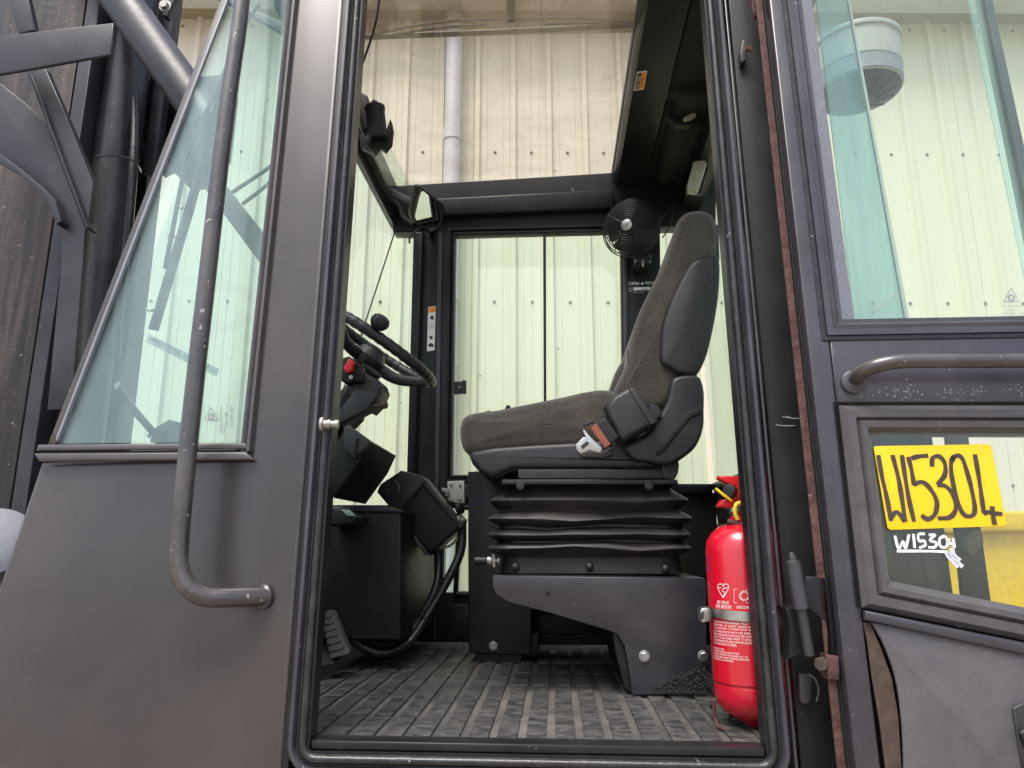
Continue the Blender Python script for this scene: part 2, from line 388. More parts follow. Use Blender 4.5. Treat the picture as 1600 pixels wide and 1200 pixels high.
# woven/perforated relief for the vinyl trim
def add_dots(m):
    N, L = m.node_tree.nodes, m.node_tree.links; p = [n for n in N if n.type == 'BSDF_PRINCIPLED'][0]
    geo = N.new('ShaderNodeNewGeometry'); mp = N.new('ShaderNodeMapping'); L.new(geo.outputs['Position'], mp.inputs[0])
    s = N.new('ShaderNodeSeparateXYZ'); L.new(mp.outputs[0], s.inputs[0])
    a = mth(N, L, 'SINE', mth(N, L, 'MULTIPLY', s.outputs[0], 1650)); b = mth(N, L, 'SINE', mth(N, L, 'MULTIPLY', s.outputs[2], 1650))
    q = mth(N, L, 'MULTIPLY', a, b); r = ramp(N, L, q, .05, .5)
    old = p.inputs['Base Color'].links[0].from_socket
    c = mixc(N, L, mth(N, L, 'MULTIPLY', r, .5), old, (.02,.02,.022)); L.new(c, p.inputs['Base Color'])
    bp = N.new('ShaderNodeBump'); bp.inputs['Distance'].default_value = .0006; bp.invert = True; L.new(r, bp.inputs['Height']); L.new(bp.outputs[0], p.inputs['Normal'])
add_dots(M['mesh'])
# ------------------------------------------------------------ ground
def slabm(name, Ls, mat, parent, smooth=40, **k):
    g = G()
    for P, vec, r in Ls: g.add(slab(P, vec, r))
    return g.make(name, mat, parent, smooth=smooth, **k)
gr = O('ground', [(-300,-300,0), (300,-300,0), (300,300,0), (-300,300,0)], [(0,1,2,3)], M['concrete'], fix=False); gr['kind'] = 'structure'

# ------------------------------------------------------------ warehouse wall behind (rotated with its own axis)
fw = V((-math.sin(YAW), math.cos(YAW), 0)); wc = V((CAM.x, CAM.y, 0)) + fw*5.2
shed = thing('warehouse', 'cream profiled metal cladding wall of the shed behind the cab', 'building', wc, rz=YAW+math.radians(.5))
def WO(g, name, mat, **k): o = g.make(name, mat, None, **k); o.parent = shed; return o   # wall-local coordinates
PITCHX = 0.2925; X0 = -1.014+PITCHX/2; TOP = 6.02
for n in range(-6, 7):
    xs = X0 + n*4*PITCHX - PITCHX/2; prof = []
    for k in range(4):
        c = xs + (k+.5)*PITCHX
        prof += [(c-PITCHX/2, 0), (c-.085, 0), (c-.08, -.004), (c-.072, 0), (c-.034, 0), (c-.018, -.03), (c+.018, -.03), (c+.034, 0), (c+.072, 0), (c+.08, -.004), (c+.085, 0)]
    prof.append((xs+4*PITCHX-.002, 0)); dy = .0012*(n % 2)
    v = [V((x, y+dy, z)) for z in (0.02, TOP) for x, y in prof]; m = len(prof)
    v += [p+V((0, .012+(-2*p.y if 0 else 0), 0)) for p in v[:]]
    f = [(i, i+1, i+1+m, i+m) for i in range(m-1)] + [(2*m+i, 2*m+i+m, 2*m+i+m+1, 2*m+i+1) for i in range(m-1)]
    f += [(i, 2*m+i, 2*m+i+1, i+1) for i in range(m-1)] + [(m+i, m+i+1, 3*m+i+1, 3*m+i) for i in range(m-1)] + [(0, m, 3*m, 2*m), (m-1, 3*m-1, 4*m-1, 2*m-1)]
    WO(G().add((v, f)), 'cladding_panel', M['cream'])
g = G()
for zz in (.9, 2.1, 3.5, 4.77, 5.93):
    for k in range(-20, 22):
        x = -1.014 + k*PITCHX
        g.add(lathev([(.013, 0), (.013, .003), (.007, .006), (.006, .01), (0, .01)], (x, -.001, zz), (0,-1,0), 8))
for k in range(0, 26): g.add(lathev([(.008, 0), (.008, .004), (0, .006)], (X0+2*PITCHX*((k % 7)-3)+.045, -.0305, .6+k*.21), (0,-1,0), 6))
WO(g, 'cladding_screws', M['screw'], kind='stuff')
WO(G().add(bx(-8, 8, -.16, .0, TOP-.02, TOP+.03)), 'soffit', M['soffit'])
WO(G().add(slab([(-8,-.17,TOP-.06), (-8,-.34,TOP-.06), (-8,-.38,TOP+.14), (-8,-.17,TOP+.14)], (16,0,0), .01)), 'gutter', M['gutter'])
WO(G().add(bx(-8, 8, -.1, 3, TOP+.16, TOP+.3)), 'roof', M['gutter'])
dp = WO(G().add(tubev([(-.475,-.1,.05), (-.475,-.1,TOP-.05)], .068, 24, 0)), 'downpipe', M['pipe'], smooth=40)
for zz in (4.86, 3.52, 3.0, 1.9):
    o = G().add(tubev([(-.475,-.1,zz-.05), (-.475,-.1,zz+.06)], .0745, 24, 0)).make('pipe_collar', M['pipe'], None, smooth=40)
    o.parent = dp; o.location = o.location - dp.location

# ------------------------------------------------------------ yellow machine parked behind (seen in the lower door window)
ym = thing('yellow_machine', 'yellow painted machine seen low through the grimy lower door window', 'machine', (2.2, 2.0, 0))
prism('hood', [(1466,830), (1700,818), (1760,1300), (1520,1300)], 1.7, .9, M['yellowp'], ym, r=.02)
prism('top_ledge', [(1440,800), (1760,797), (1760,826), (1446,834)], 1.66, .9, M['yellowp'], ym, r=.012)

# ============================================================ THE TRUCK
truck = thing('forklift_truck', 'dark grey forklift with its cab door swung open and mast at the left', 'forklift', (0,.6,0))
ZS = at(830,1178,0).z            # sill height
ZB = 0.35; ZT = at(800,-330,0).z
XL = at(541,600,0).x; XR = at(1112,600,0).x
ZR = at(780,290,1.2).z           # underside of roof glass frame at far side
def Xv(px, Y=0): return at(px, 600, Y).x

LEAN = .049
XL = at(525,600,0).x; XR = at(1149,600,0).x; ZS = at(830,1178,0).z
# near side panel with its corner pillar (one sheet, L shaped)
A = at(62,722,0); B = at(0,905,0); Bd = (B-A).normalized()
xp = Xv(490); xq = Xv(400)
LZ = at(400,711,0).z
side = slabm('side_panel', [([A, A+Bd*2.0, V((xp,0,(A+Bd*2.0).z)), V((xp,0,ZT)), V((xq,0,ZT)), V((xq,0,LZ))], (0,.03,0), .011)], M['panel'], truck)
slabm('pillar_edge', [([V((Xv(488),0,ZB)), V((Xv(497),0,ZB)), V((Xv(497),0,ZT)), V((Xv(488),0,ZT))], (0,.02,0), .001)], M['innerdark'], truck)
# door opening surround: U-shaped sweeps round the opening
U = roundpath([V((XL,0,ZT)), V((XL,0,ZS)), V((XR,0,ZS)), V((XR,0,ZT))], .014, 6)
fsweep('door_surround', U, [(.034,.0), (.0345,-.008), (.031,-.013), (.026,-.013), (.0225,-.008), (.022,.02), (.034,.02)], M['pillar'], truck)
fsweep('seal_channel', U, [(.022,.004), (.022,-.004), (.0185,-.006), (.0165,.004)], M['sealrib'], truck)
fsweep('door_seal', U, [(.0165,.004), (.017,-.007), (.0145,-.012), (.009,-.013), (.005,-.010), (.0035,.004)], M['rubber'], truck, smooth=60)
Ui = [V((XL,0,ZT)), V((XL,0,ZS)), V((XR,0,ZS)), V((XR,0,ZT))]
fsweep('opening_lip', Ui, [(.0,-.004), (.004,-.004), (.004,.030), (.0,.030)], M['inner'], truck)
# sill strip at the mat's front edge
slabm('sill_strip', [([V((XL+.001,-.002,ZS+.001)), V((XR-.001,-.002,ZS+.001)), V((XR-.001,-.002,ZS+.014)), V((XL+.001,-.002,ZS+.014))], (0,.03,0), .003)], M['inner'], truck)
slabm('corner_backing', [([V((XL-.062,.024,ZB)), V((XR+.062,.024,ZB)), V((XR+.062,.024,ZS-.006)), V((XL-.062,.024,ZS-.006))], (0,.01,0), 0)], M['innerdark'], truck)
# structure below sill
slabm('sill_skirt', [([V((XL-.036,.002,ZB)), V((XR+.036,.002,ZB)), V((XR+.036,.002,ZS-.036)), V((XL-.036,.002,ZS-.036))], (0,.03,0), .002)], M['panel'], truck)
# top beam over door
slabm('door_header', [([V((Xv(200),.02,ZR-.06)), V((.62,.02,ZR-.06)), V((.62,.02,ZR+.04)), V((Xv(200),.02,ZR+.04))], (0,.06,0), .01)], M['inner'], truck)

# ---- quarter window (front, near side)
qa = at(84,692,0); qb = at(352,0,0); qd = (qb-qa)/(qb.z-qa.z); qc = qa+qd*(ZR-qa.z)
q4 = at(383,692,0); q4x = Xv(388)
P4 = [qa, V((q4x,0,qa.z)), V((q4x,0,ZR)), qc]
quarter = slabm('quarter_window', [([P4[0]+V((0,.008,0)), P4[1]+V((0,.008,0)), P4[2]+V((0,.008,0)), P4[3]+V((0,.008,0))], (0,.005,0), 0)], M['glassq'], truck, smooth=None)
# mouldings round the quarter window
px1 = lambda pxs, Y: [at(x, y, Y) for x, y in pxs]
v1 = fsweepv([V((Xv(391),0,ZR)), V((Xv(391),0,at(395,706,0).z))], [(-.004,.012), (-.004,-.004), (.002,-.008), (.006,-.004), (.009,-.009), (.014,-.009), (.0165,.001), (.0165,.012)], side=-1)
G().add(v1).make('window_moulding', M['frame'], quarter, smooth=30)
zb0 = at(240,694,0).z; zb1 = at(240,704,0).z; zb2 = at(240,708,0).z; zb3 = at(240,721,0).z
slabm('window_moulding', [([V((at(64,700,0).x,0,zb0)), V((Xv(395),0,zb0)), V((Xv(402),0,zb1)), V((at(62,700,0).x,0,zb1))], (0,-.010,0), .004)], M['frame'], quarter)
slabm('window_moulding', [([V((at(60,710,0).x,0,zb2)), V((Xv(399),0,zb2)), V((Xv(412),0,zb3)), V((at(68,722,0).x,0,zb3))], (0,-.014,0), .005)], M['frame'], quarter)
slabm('window_gasket', [([V((at(64,704,0).x,0.002,zb1)), V((Xv(404),.002,zb1)), V((Xv(406),.002,zb2)), V((at(62,708,0).x,.002,zb2))], (0,-.004,0), 0)], M['innerdark'], quarter)
le = V((-1,0,0))
slabm('leading_edge_strip', [([qa+V((-.012,0,-.004)), qa+V((.0,0,-.004)), qc+V((0,0,0)), qc+V((-.012,0,0))], (0,.012,0), .003)], M['frame'], quarter)
slabm('edge_sealant', [([qa+V((.0,-.001,0)), qa+V((.006,-.001,0)), qc+V((.006,-.001,0)), qc+V((0,-.001,0))], (0,.008,0), .001)], M['drumgrey'], quarter)
prism('moulding_back', [(368,701), (407,701), (412,721), (368,721)], .002, .01, M['frame'], quarter)
# small chip of old sealant in the corner, glass maker's marks
prism('sealant_lump', [(76,692), (82,678), (88,690), (86,695)], -.003, .006, M['card'], quarter, r=.001)
def scribble(p0, right, up, n, mat, par, name='fine_print'):   # print too small to read: rows of little letter-sized marks
    g = G(); p0 = V(p0); right = V(right); up = V(up)
    for i in range(n):
        if i % 6 == 5: continue
        a = (i+.08)/n; b = (i+.85)/n; k = random.choice((0, 1, 2)); m = (a+b)/2; t = (b-a)*.22
        def q(u0, u1, v0, v1): g.add(([p0+right*u0+up*v0, p0+right*u1+up*v0, p0+right*u1+up*v1, p0+right*u0+up*v1], [(0,1,2,3)]))
        q(a, a+t, 0, 1)
        if k == 0: q(a+t, b, .8, 1); q(a+t, b, .38, .58)
        elif k == 1: q(b-t, b, 0, 1); q(a+t, b-t, .4, .6)
        else: q(a+t, b, 0, .2); q(a+t, b, .8, 1)
    return g.make(name, mat, par, fix=False)
def scribpx(x, y, w, h, Y, n, mat, par, **k):
    a = at(x, y, Y); return scribble(a, at(x+w, y, Y)-a, at(x, y-h, Y)-a, n, mat, par, **k)
def maker(cx, cy, s, Y, par, tilt=0, mir=True):
    g = M['drumgrey']
    strokes('glass_mark', [[(cx-s,cy+s*.8), (cx+s,cy+s*.8)], [(cx+s,cy+s*.8), (cx,cy-s)], [(cx,cy-s), (cx-s,cy+s*.8)]], .0012, Y, g, par)
    ring = [(cx+s*.38*math.cos(a), cy+s*.3+s*.38*math.sin(a)) for a in [i*math.pi/6 for i in range(13)]]
    strokes('glass_mark', [ring], .0025, Y, g, par)
    letpx('A', cx-s*.16, cy+s*.45, s*.32, s*.32, Y, g, par, name='glass_mark')
maker(330,648,11,.006,quarter)
for i, (t, w) in enumerate((("www.auto.uk", 30), ("001 - 07", 20), ("43R - 001411", 30))):
    lettering(t, at(343+i*8,665,.006), at(343+i*8,665-w,.006)-at(343+i*8,665,.006), at(349+i*8,665,.006)-at(343+i*8,665,.006), M['drumgrey'], quarter, name='glass_mark', mirror=True)
ringc = [(347+5*math.cos(a), 671+5*math.sin(a)) for a in [i*math.pi/6 for i in range(13)]]
strokes('glass_mark', [ringc], .0008, .006, M['drumgrey'], quarter); letpx('E', 345, 673.5, 4, 5, .006, M['drumgrey'], quarter, name='glass_mark')

LEAN = 0.0
qa = at(84,692,0); qb = at(352,0,0); qd = (qb-qa)/(qb.z-qa.z); qc = qa+qd*(ZR-qa.z)
# ---- windscreen (slanted, spans the width) and its wipers
n_ws = V((1,0,-qd.x)).normalized()
W0 = qa+V((.006,.06,0)); W1 = qc+V((.006,.06,0))
F0 = at(482,782,1.17); F1 = at(617,360,1.17); F1 = F0+(F1-F0)*((ZR-F0.z)/(F1.z-F0.z))
wind = O('windscreen', *slab([W0, F0, F1, W1], n_ws*.005), M['glassw'], truck)
def ws(px, py, off=-.02): return onplane(px, py, W0+n_ws*off, n_ws)
wip = thing('windscreen_wiper', '', '')
C.objects.unlink(wip); bpy.data.objects.remove(wip)
w1 = tube('wiper_arm', [ws(392,20), ws(352,110), ws(318,185), ws(293,243), ws(281,300), ws(258,420)], .0055, M['inner'], truck, seg=8, flat=.5)
tube('wiper_arm', [ws(405,8), ws(366,60), ws(352,120), ws(330,190), ws(300,330), ws(268,420)], .004, M['inner'], truck, seg=8)
bl = slabm('wiper_blade', [([ws(350,118,-.03), ws(356,122,-.03), ws(300,322,-.03), ws(243,516,-.03), ws(231,514,-.03), ws(290,318,-.03)], n_ws*.008, .001)], M['rubber'], truck)
for q in ((285,325), (272,370), (238,485)): lathe('pivot', [(.004,0), (.004,.012), (.003,.014)], ws(*q, -.032), -n_ws, M['zinc'], bl, seg=10)
slabm('wiper_bracket', [([ws(284,228,-.04), ws(304,232,-.04), ws(300,262,-.04), ws(278,258,-.04)], n_ws*.012, .002)], M['inner'], truck)
bolt('bolt', ws(292,242,-.042), .006, M['zinc'], truck, axis=-n_ws)
# sticker strip on the windscreen
slabm('windscreen_sticker', [([ws(232,522,-.004), ws(343,577,-.004), ws(338,589,-.004), ws(228,535,-.004)], n_ws*.001, 0)], M['trans'], truck)
scribble(ws(234,532,-.007), ws(336,583,-.007)-ws(234,532,-.007), ws(236,526,-.007)-ws(234,532,-.007), 26, M['drumgrey'], truck)
tube('wiper_linkage', [ws(448,235,-.05), ws(420,262,-.05), ws(364,300,-.05)], .005, M['inner'], truck, seg=8)
tube('wiper_linkage', [ws(448,262,-.05), ws(410,295,-.05), ws(380,318,-.05)], .005, M['inner'], truck, seg=8)
slabm('lower_wiper_motor', [([ws(240,668,-.06), ws(262,655,-.06), ws(282,660,-.06), ws(290,690,-.06), ws(232,690,-.06)], n_ws*.03, .006)], M['plastic'], truck)
bolt('bolt', ws(271,670,-.062), .007, M['silver'], truck, axis=-n_ws)
bolt('bolt', ws(234,680,-.062), .005, M['silver'], truck, axis=-n_ws)
tube('lower_wiper_arm', [ws(183,602,-.05), ws(205,635,-.05), ws(245,682,-.05)], .010, M['inner'], truck, flat=.5)
# cab nose below the windscreen
slabm('cab_nose', [([W0+V((-.01,0,0)), W0+V((-.01,1.19,0)), W0+V((-.01,1.19,-.05)), W0+V((-.01,0,-.05))], (.07,0,0), .004)], M['inner'], truck)
slabm('nose_panel', [([W0+V((-.008,0,-.05)), W0+V((-.008,1.19,-.05)), (A+Bd*2.0)+V((.01,1.2,0)), (A+Bd*2.0)+V((.01,.02,0))], (.02,0,0), 0)], M['innerdark'], truck)

# ---- roof: side members, glass, header, wiper
hx0 = at(612,355,1.2).x; zl = at(612,358,1.2).z; hx1 = at(610,292,1.2).x
slabm('front_header', [([V((hx0,.08,zl)), V((hx0+.02,.08,zl-.008)), V((hx1+.03,.08,ZR-.02)), V((hx1+.03,.08,ZR)), V((hx0-.005,.08,ZR))], (0,1.12,0), .003)], M['inner'], truck)
slabm('front_header_ledge', [([V((hx0+.02,.08,zl+.03)), V((hx0+.045,.08,zl+.03)), V((hx0+.045,.08,zl+.045)), V((hx0+.02,.08,zl+.045))], (0,1.1,0), .003)], M['plastic'], truck)
rx0 = at(955,278,1.2).x; rx1 = at(1003,290,1.2).x; rzb = at(965,306,1.2).z
slabm('dust_film', [([V((hx1,.05,ZR+.0135)), V((rx0,.05,ZR+.0135)), V((rx0,.43,ZR+.0135)), V((hx1,.41,ZR+.0135))], (0,0,.001), 0)], M['film'], truck, smooth=None)
roofglass = slabm('roof_glass', [([V((hx1-.02,.04,ZR+.006)), V((rx0+.02,.04,ZR+.006)), V((rx0+.02,1.2,ZR+.006)), V((hx1-.02,1.2,ZR+.006))], (0,0,.006), 0)], M['glassr'], truck, smooth=None)
slabm('roof_member', [([V((rx0,.08,rzb+.02)), V((rx0+.012,.08,rzb)), V((rx1,.08,rzb)), V((rx1+.01,.08,ZR)), V((rx0,.08,ZR))], (0,1.1,0), .006)], M['inner'], truck)
tube('roof_seal', [V((rx0+.004, y, ZR-.002+.003*math.sin(y*40))) for y in [.09+i*.055 for i in range(21)]], .008, M['rubber'], truck, seg=8, sm=2)
slabm('far_roof_seal', [([at(606,291,1.19), at(956,271,1.19), at(956,279,1.19), at(608,298,1.19)], (0,.03,0), .003)], M['innerdark'], truck)
slabm('ceiling_lining', [([V((rx1+.012,.08,rzb+.035)), V((.64,.08,rzb+.035)), V((.64,1.2,rzb+.035)), V((rx1+.012,1.2,rzb+.035))], (0,0,.02), .003)], M['lining'], truck)
slabm('ceiling_duct', [([V((rx1+.03,.62,rzb+.034)), V((rx1+.05,.62,rzb-.005)), V((rx1+.17,.62,rzb-.005)), V((rx1+.185,.62,rzb+.034))], (0,.5,0), .01)], M['lining'], truck)
slabm('ceiling_rib', [([V((rx1+.19,.1,rzb+.034)), V((rx1+.19,.1,rzb+.01)), V((rx1+.21,.1,rzb+.01)), V((rx1+.21,.1,rzb+.034))], (0,1.05,0), .003)], M['inner'], truck)
# overhead heater box and its wiper motor
hy = .62
prism('heater_box', [(1035,-160), (1033,140), (1040,146), (1125,140), (1140,-160)], hy, .05, M['lining'], truck, r=.012)
mo = at(1076,160,.78)
hm = lathe('rear_wiper_motor', [(.0,0), (.03,0), (.034,.01), (.034,.07), (.028,.08), (.012,.085), (0,.085)], mo, (-.45,.25,-.55), M['plastic'], truck)
prism('motor_bracket', [(1040,182), (1052,178), (1085,188), (1090,182), (1094,190), (1080,198), (1055,196)], .7, .02, M['rail'], hm, r=.003)
prism('wire_plug', [(1068,184), (1078,178), (1086,176), (1088,181), (1080,186), (1070,188)], .68, .012, M['lamp'], hm, r=.002)
il = prism('interior_lamp', [(1084,252), (1102,250), (1105,256), (1092,296), (1088,299), (1076,297), (1074,291)], .80, .03, M['lamp'], truck, r=.006)
prism('lamp_base', [(1088,242), (1104,242), (1108,256), (1096,302), (1072,300)], .835, .02, M['inner'], il, r=.003)
# rear header and roof outer shell above the lining
rtx = at(1072,340,1.2).x; rtz = at(1072,340,1.2).z; rbx_ = at(1105,757,1.2)
slabm('rear_header', [([V((rtx-.03,.06,rtz)), V((rtx+.03,.06,rtz-.01)), V((rtx+.06,.06,ZR)), V((rtx-.03,.06,ZR))], (0,1.14,0), .004)], M['inner'], truck)
slabm('roof_shell', [([V((rx0,.02,ZR+.014)), V((.66,.02,ZR+.014)), V((.66,1.24,ZR+.014)), V((rx0,1.24,ZR+.014))], (0,0,.03), .008)], M['inner'], truck)
rw = V((rtx+.02,.03,rtz)); rb = V((rbx_.x+.02,.03,rbx_.z))
slabm('rear_window', [([rw, rw+V((0,1.16,0)), rb+V((0,1.16,0)), rb], (.005,0,0), 0)], M['glass'], truck, smooth=None)
slabm('rear_window_seal', [([rb+V((-.012,0,0)), rb+V((.02,0,0)), rb+V((.02,0,-.02)), rb+V((-.012,0,-.02))], (0,1.17,0), .004)], M['inner'], truck)
slabm('rear_wall', [([rb+V((0,0,-.02)), rb+V((.02,0,-.02)), V((rb.x+.05,.03,ZS-.02)), V((rb.x+.03,.03,ZS-.02))], (0,1.17,0), 0)], M['lining'], truck)
# roof wiper lying on the roof glass
def rf(px, py): return atz(px, py, ZR+.03)
rwi = tube('roof_wiper_blade', [rf(560,58), rf(700,53), rf(860,46), rf(998,38)], .008, M['rubber'], truck, seg=8, sm=1)
tube('wiper_frame', [rf(585,52), rf(660,38), rf(730,31), rf(800,30), rf(880,28), rf(950,32), rf(990,36)], .0045, M['plastic'], rwi, seg=6)
tube('wiper_frame', [rf(610,55), rf(680,44), rf(760,38)], .0035, M['plastic'], rwi, seg=6)
tube('wiper_frame', [rf(850,38), rf(920,36), rf(975,39)], .0035, M['plastic'], rwi, seg=6)
slabm('roof_wiper_arm', [([rf(789,-60), rf(806,-60), rf(805,36), rf(792,36)], (0,0,.008), .002)], M['plastic'], truck)
lathe('pivot', [(.007,0), (.007,.012), (0,.013)], rf(797,24)+V((0,0,-.004)), (0,0,-1), M['rail'], rwi, seg=12)
# trailing cable at the near front corner
tube('loose_cable', [at(596,-40,.25), at(590,20,.25), at(580,60,.25), at(567,98,.25)], .003, M['rubber'], truck, seg=8)

# ---- far side wall
LEAN = -.06
FY = 1.2
prism('far_header', [(612,291), (955,270), (1120,262), (1118,352), (972,356), (704,364), (614,362)], FY, .06, M['inner'], truck, r=.003)
prism('far_header_ledge', [(640,312), (960,296), (960,326), (642,340)], FY-.035, .033, M['inner'], truck, r=.01)
fp = prism('far_front_pillar', [(658,361), (704,361), (691,1012), (632,1012)], FY, .05, M['inner'], truck, r=.003)
prism('pillar_tube', [(646,362), (661,362), (646,796), (634,796)], FY-.03, .045, M['inner'], truck, r=.008)
prism('pillar_lip', [(684,362), (691,362), (682,1000), (676,1000)], FY-.012, .011, M['pillar'], fp, r=.002)
# hand-operation safety sticker on the pillar
st = prism('safety_sticker', [(669,480), (681,478), (679,547), (667,549)], FY-.002, .0015, M['white'], fp)
sy = FY-.0027
prism('sticker_header', [(669.3,481), (680.6,479), (680.4,487), (669.1,488.5)], sy, .0005, M['orange'], fp)
for (cx, cy, s) in ((674.5,497,4.2), (674,508,4.5), (673.5,527,3.6), (673.3,540,4)):
    pic = [(cx+s*(1+.5*random.uniform(-1,1))*math.cos(a), cy+s*(.9+.6*random.uniform(-1,1))*math.sin(a)) for a in [i*math.pi/4 for i in range(8)]]
    if cy == 508: strokes('pictogram', [[(cx-s,cy+6), (cx-s*.5,cy-2), (cx+s*.6,cy-3), (cx+s,cy+7)], [(cx-s*.3,cy+7), (cx,cy), (cx+s*.5,cy+6)]], .0012, sy, M['drumgrey'], fp)
    else: prism('pictogram', pic, sy, .0005, M['blackink'], fp)
SW = [(712,368), (969,362), (974,742), (707,742)]
SP = pts([SW[3], SW[2], SW[1], SW[0]], FY)
fwin = fsweep('sliding_window', SP, [(0,-.002), (.003,-.008), (.009,-.008), (.011,-.003), (.016,-.012), (.024,-.012), (.026,.0), (.026,.03), (0,.03)], M['inner'], truck, closed=True)
prism('pane', [(709,367), (852,364), (853,744), (705,744)], FY+.006, .005, M['glass'], fwin, smooth=None)
prism('pane', [(849,364), (972,361), (977,744), (851,744)], FY+.016, .005, M['glass'], fwin, smooth=None)
prism('meeting_stile', [(848.5,364), (853,364), (854,742), (850,742)], FY-.003, .012, M['inner'], fwin, r=.001)
lt = prism('window_catch', [(708,596), (722,596), (722,594), (728,594), (728,614), (709,615)], FY-.03, .022, M['plastic'], fwin, r=.002)
lathe('catch_screw', [(.0035,0), (.003,.002), (0,.002)], at(718,605,FY-.031), (0,-1,0), M['silver'], lt, seg=10)
prism('far_mid_rail', [(692,750), (1030,750), (1030,794), (690,794)], FY, .05, M['inner'], truck, r=.004)
prism('far_door_panel', [(690,926), (1120,926), (1120,1020), (688,1020)], FY, .04, M['innerdark'], truck, r=.003)
prism('far_panel_step', [(700,944), (735,944), (735,1004), (699,1004)], FY-.008, .007, M['inner'], truck, r=.002)
prism('far_lower_glass', [(690,790), (1040,790), (1040,930), (690,930)], FY+.02, .005, M['glass'], truck, smooth=None)
fsweep('lower_glass_seal', pts([(716,924), (1010,924), (1010,797), (722,797)], FY), [(0,-.006), (.008,-.01), (.016,-.004), (.016,.02), (0,.02)], M['inner'], truck, closed=True)
# far quarter glass, lower panel
prism('far_quarter_glass', [(619,352), (668,352), (655,796), (478,796)], FY+.004, .005, M['glass'], truck, smooth=None)
tube('glass_joint', [at(617,362,FY-.004), at(482,775,FY-.004)], .0025, M['rust'], truck, seg=8, sm=0)
prism('far_quarter_sill', [(470,789), (640,789), (640,797), (470,797)], FY-.02, .03, M['inner'], truck, r=.003)
prism('far_quarter_panel', [(440,796), (636,796), (632,1015), (360,1015)], FY, .03, M['innerdark'], truck, r=.002)
# far rear pillar and rear quarter glass
frp = prism('far_rear_pillar', [(976,352), (1031,350), (1036,750), (981,752)], FY-.004, .05, M['inner'], truck, r=.004)
prism('pillar_edge_strip', [(973,358), (979,358), (983,750), (977,750)], FY-.02, .018, M['pillar'], frp, r=.002)
prism('far_rear_glass', [(1028,345), (1078,345), (1108,760), (1032,760)], FY+.008, .005, M['glass'], truck, smooth=None)
prism('far_rear_sill', [(1030,756), (1112,756), (1114,772), (1030,772)], FY-.02, .05, M['inner'], truck, r=.004)
prism('far_rear_panel', [(1030,770), (1118,770), (1130,1015), (1030,1015)], FY, .03, M['lining'], truck)
# chassis number label (white print on black)
scribpx(982,445.5,17,5,FY-.006,5,M['white'],frp); scribpx(1008,444.5,17,4.5,FY-.006,5,M['white'],frp)
prism('print_mark', [(1001,443), (1003.5,440.5), (1006,443), (1003.5,445.5)], FY-.006, .0008, M['white'], frp)
prism('number_plate', [(990,449), (1016,448.2), (1016,452.6), (990,453.4)], FY-.006, .001, M['white'], frp)
letpx('T12', 1002, 452.6, 9, 3.2, FY-.0066, M['blackink'], frp)
scribpx(981,451.5,8,1.8,FY-.006,4,M['white'],frp); scribpx(981,455.5,7,1.8,FY-.006,4,M['white'],frp)
scribpx(989,455.5,27,1.6,FY-.006,16,M['drumtop'],frp); scribpx(989,458,20,1.6,FY-.006,12,M['drumtop'],frp)
# warning label on roof member
def rmem(px, py): return atx(px, py, rx0-.0015)
wl_ = [rmem(990,138), rmem(1004,137), rmem(1002,162), rmem(987,165)]
pz = rzb-.0015
def rz_(px, py): return atz(px, py, pz)
LB = [rz_(991,139), rz_(1006,137), rz_(1001,164), rz_(986,166)]
wlab = slabm('warning_label', [([LB[0], LB[1], LB[2], LB[3]], (0,0,-.001), 0)], M['white'], truck)
def lerp(a, b, t): return a+(b-a)*t
def lq(u, v, dz=0): return lerp(lerp(LB[0], LB[1], u), lerp(LB[3], LB[2], u), v)+V((0,0,-dz))
slabm('label_field', [([lq(.08,.05,.0012), lq(.5,.05,.0012), lq(.5,.95,.0012), lq(.08,.95,.0012)], (0,0,-.0004), 0)], M['blackink'], wlab)
slabm('label_field', [([lq(.5,.05,.0012), lq(.94,.05,.0012), lq(.94,.95,.0012), lq(.5,.95,.0012)], (0,0,-.0004), 0)], M['orange'], wlab)
scribble(lq(.78,.8,.0018), lq(.78,.2,.0018)-lq(.78,.8,.0018), lq(.64,.8,.0018)-lq(.78,.8,.0018), 6, M['blackink'], wlab)
for q in (.15, .27, .38): scribble( lq(q+.08,.9,.0018), lq(q+.08,.15,.0018)-lq(q+.08,.9,.0018), lq(q,.9,.0018)-lq(q+.08,.9,.0018), 12, M['white'], wlab)

# lock case on the far door
lk = prism('far_door_lock', [(699,752), (725,751), (726,786), (700,785)], FY-.05, .03, M['cream_metal'], truck, r=.002)
prism('lock_body', [(726,757), (733,757), (733,778), (726,778)], FY-.045, .02, M['rail'], lk, r=.002)
prism('lock_claw', [(690,762), (701,764), (701,776), (694,774), (697,770), (690,768)], FY-.06, .02, M['zinc'], lk, r=.001)
for q in ((705,757), (719,758), (719,780), (706,780)): lathe('lock_rivet', [(.005,0), (.0045,.003), (0,.004)], at(*q, FY-.051), (0,-1,0), M['zinc'], lk, seg=10)

LEAN = 0.0
# ---- cab floor plate and front console
ZF = ZS-.0
slabm('cab_floor', [([V((-.75,.03,ZS-.03)), V((rb.x+.05,.03,ZS-.03)), V((rb.x+.05,1.22,ZS-.03)), V((-.75,1.22,ZS-.03))], (0,0,.02), 0)], M['innerdark'], truck)
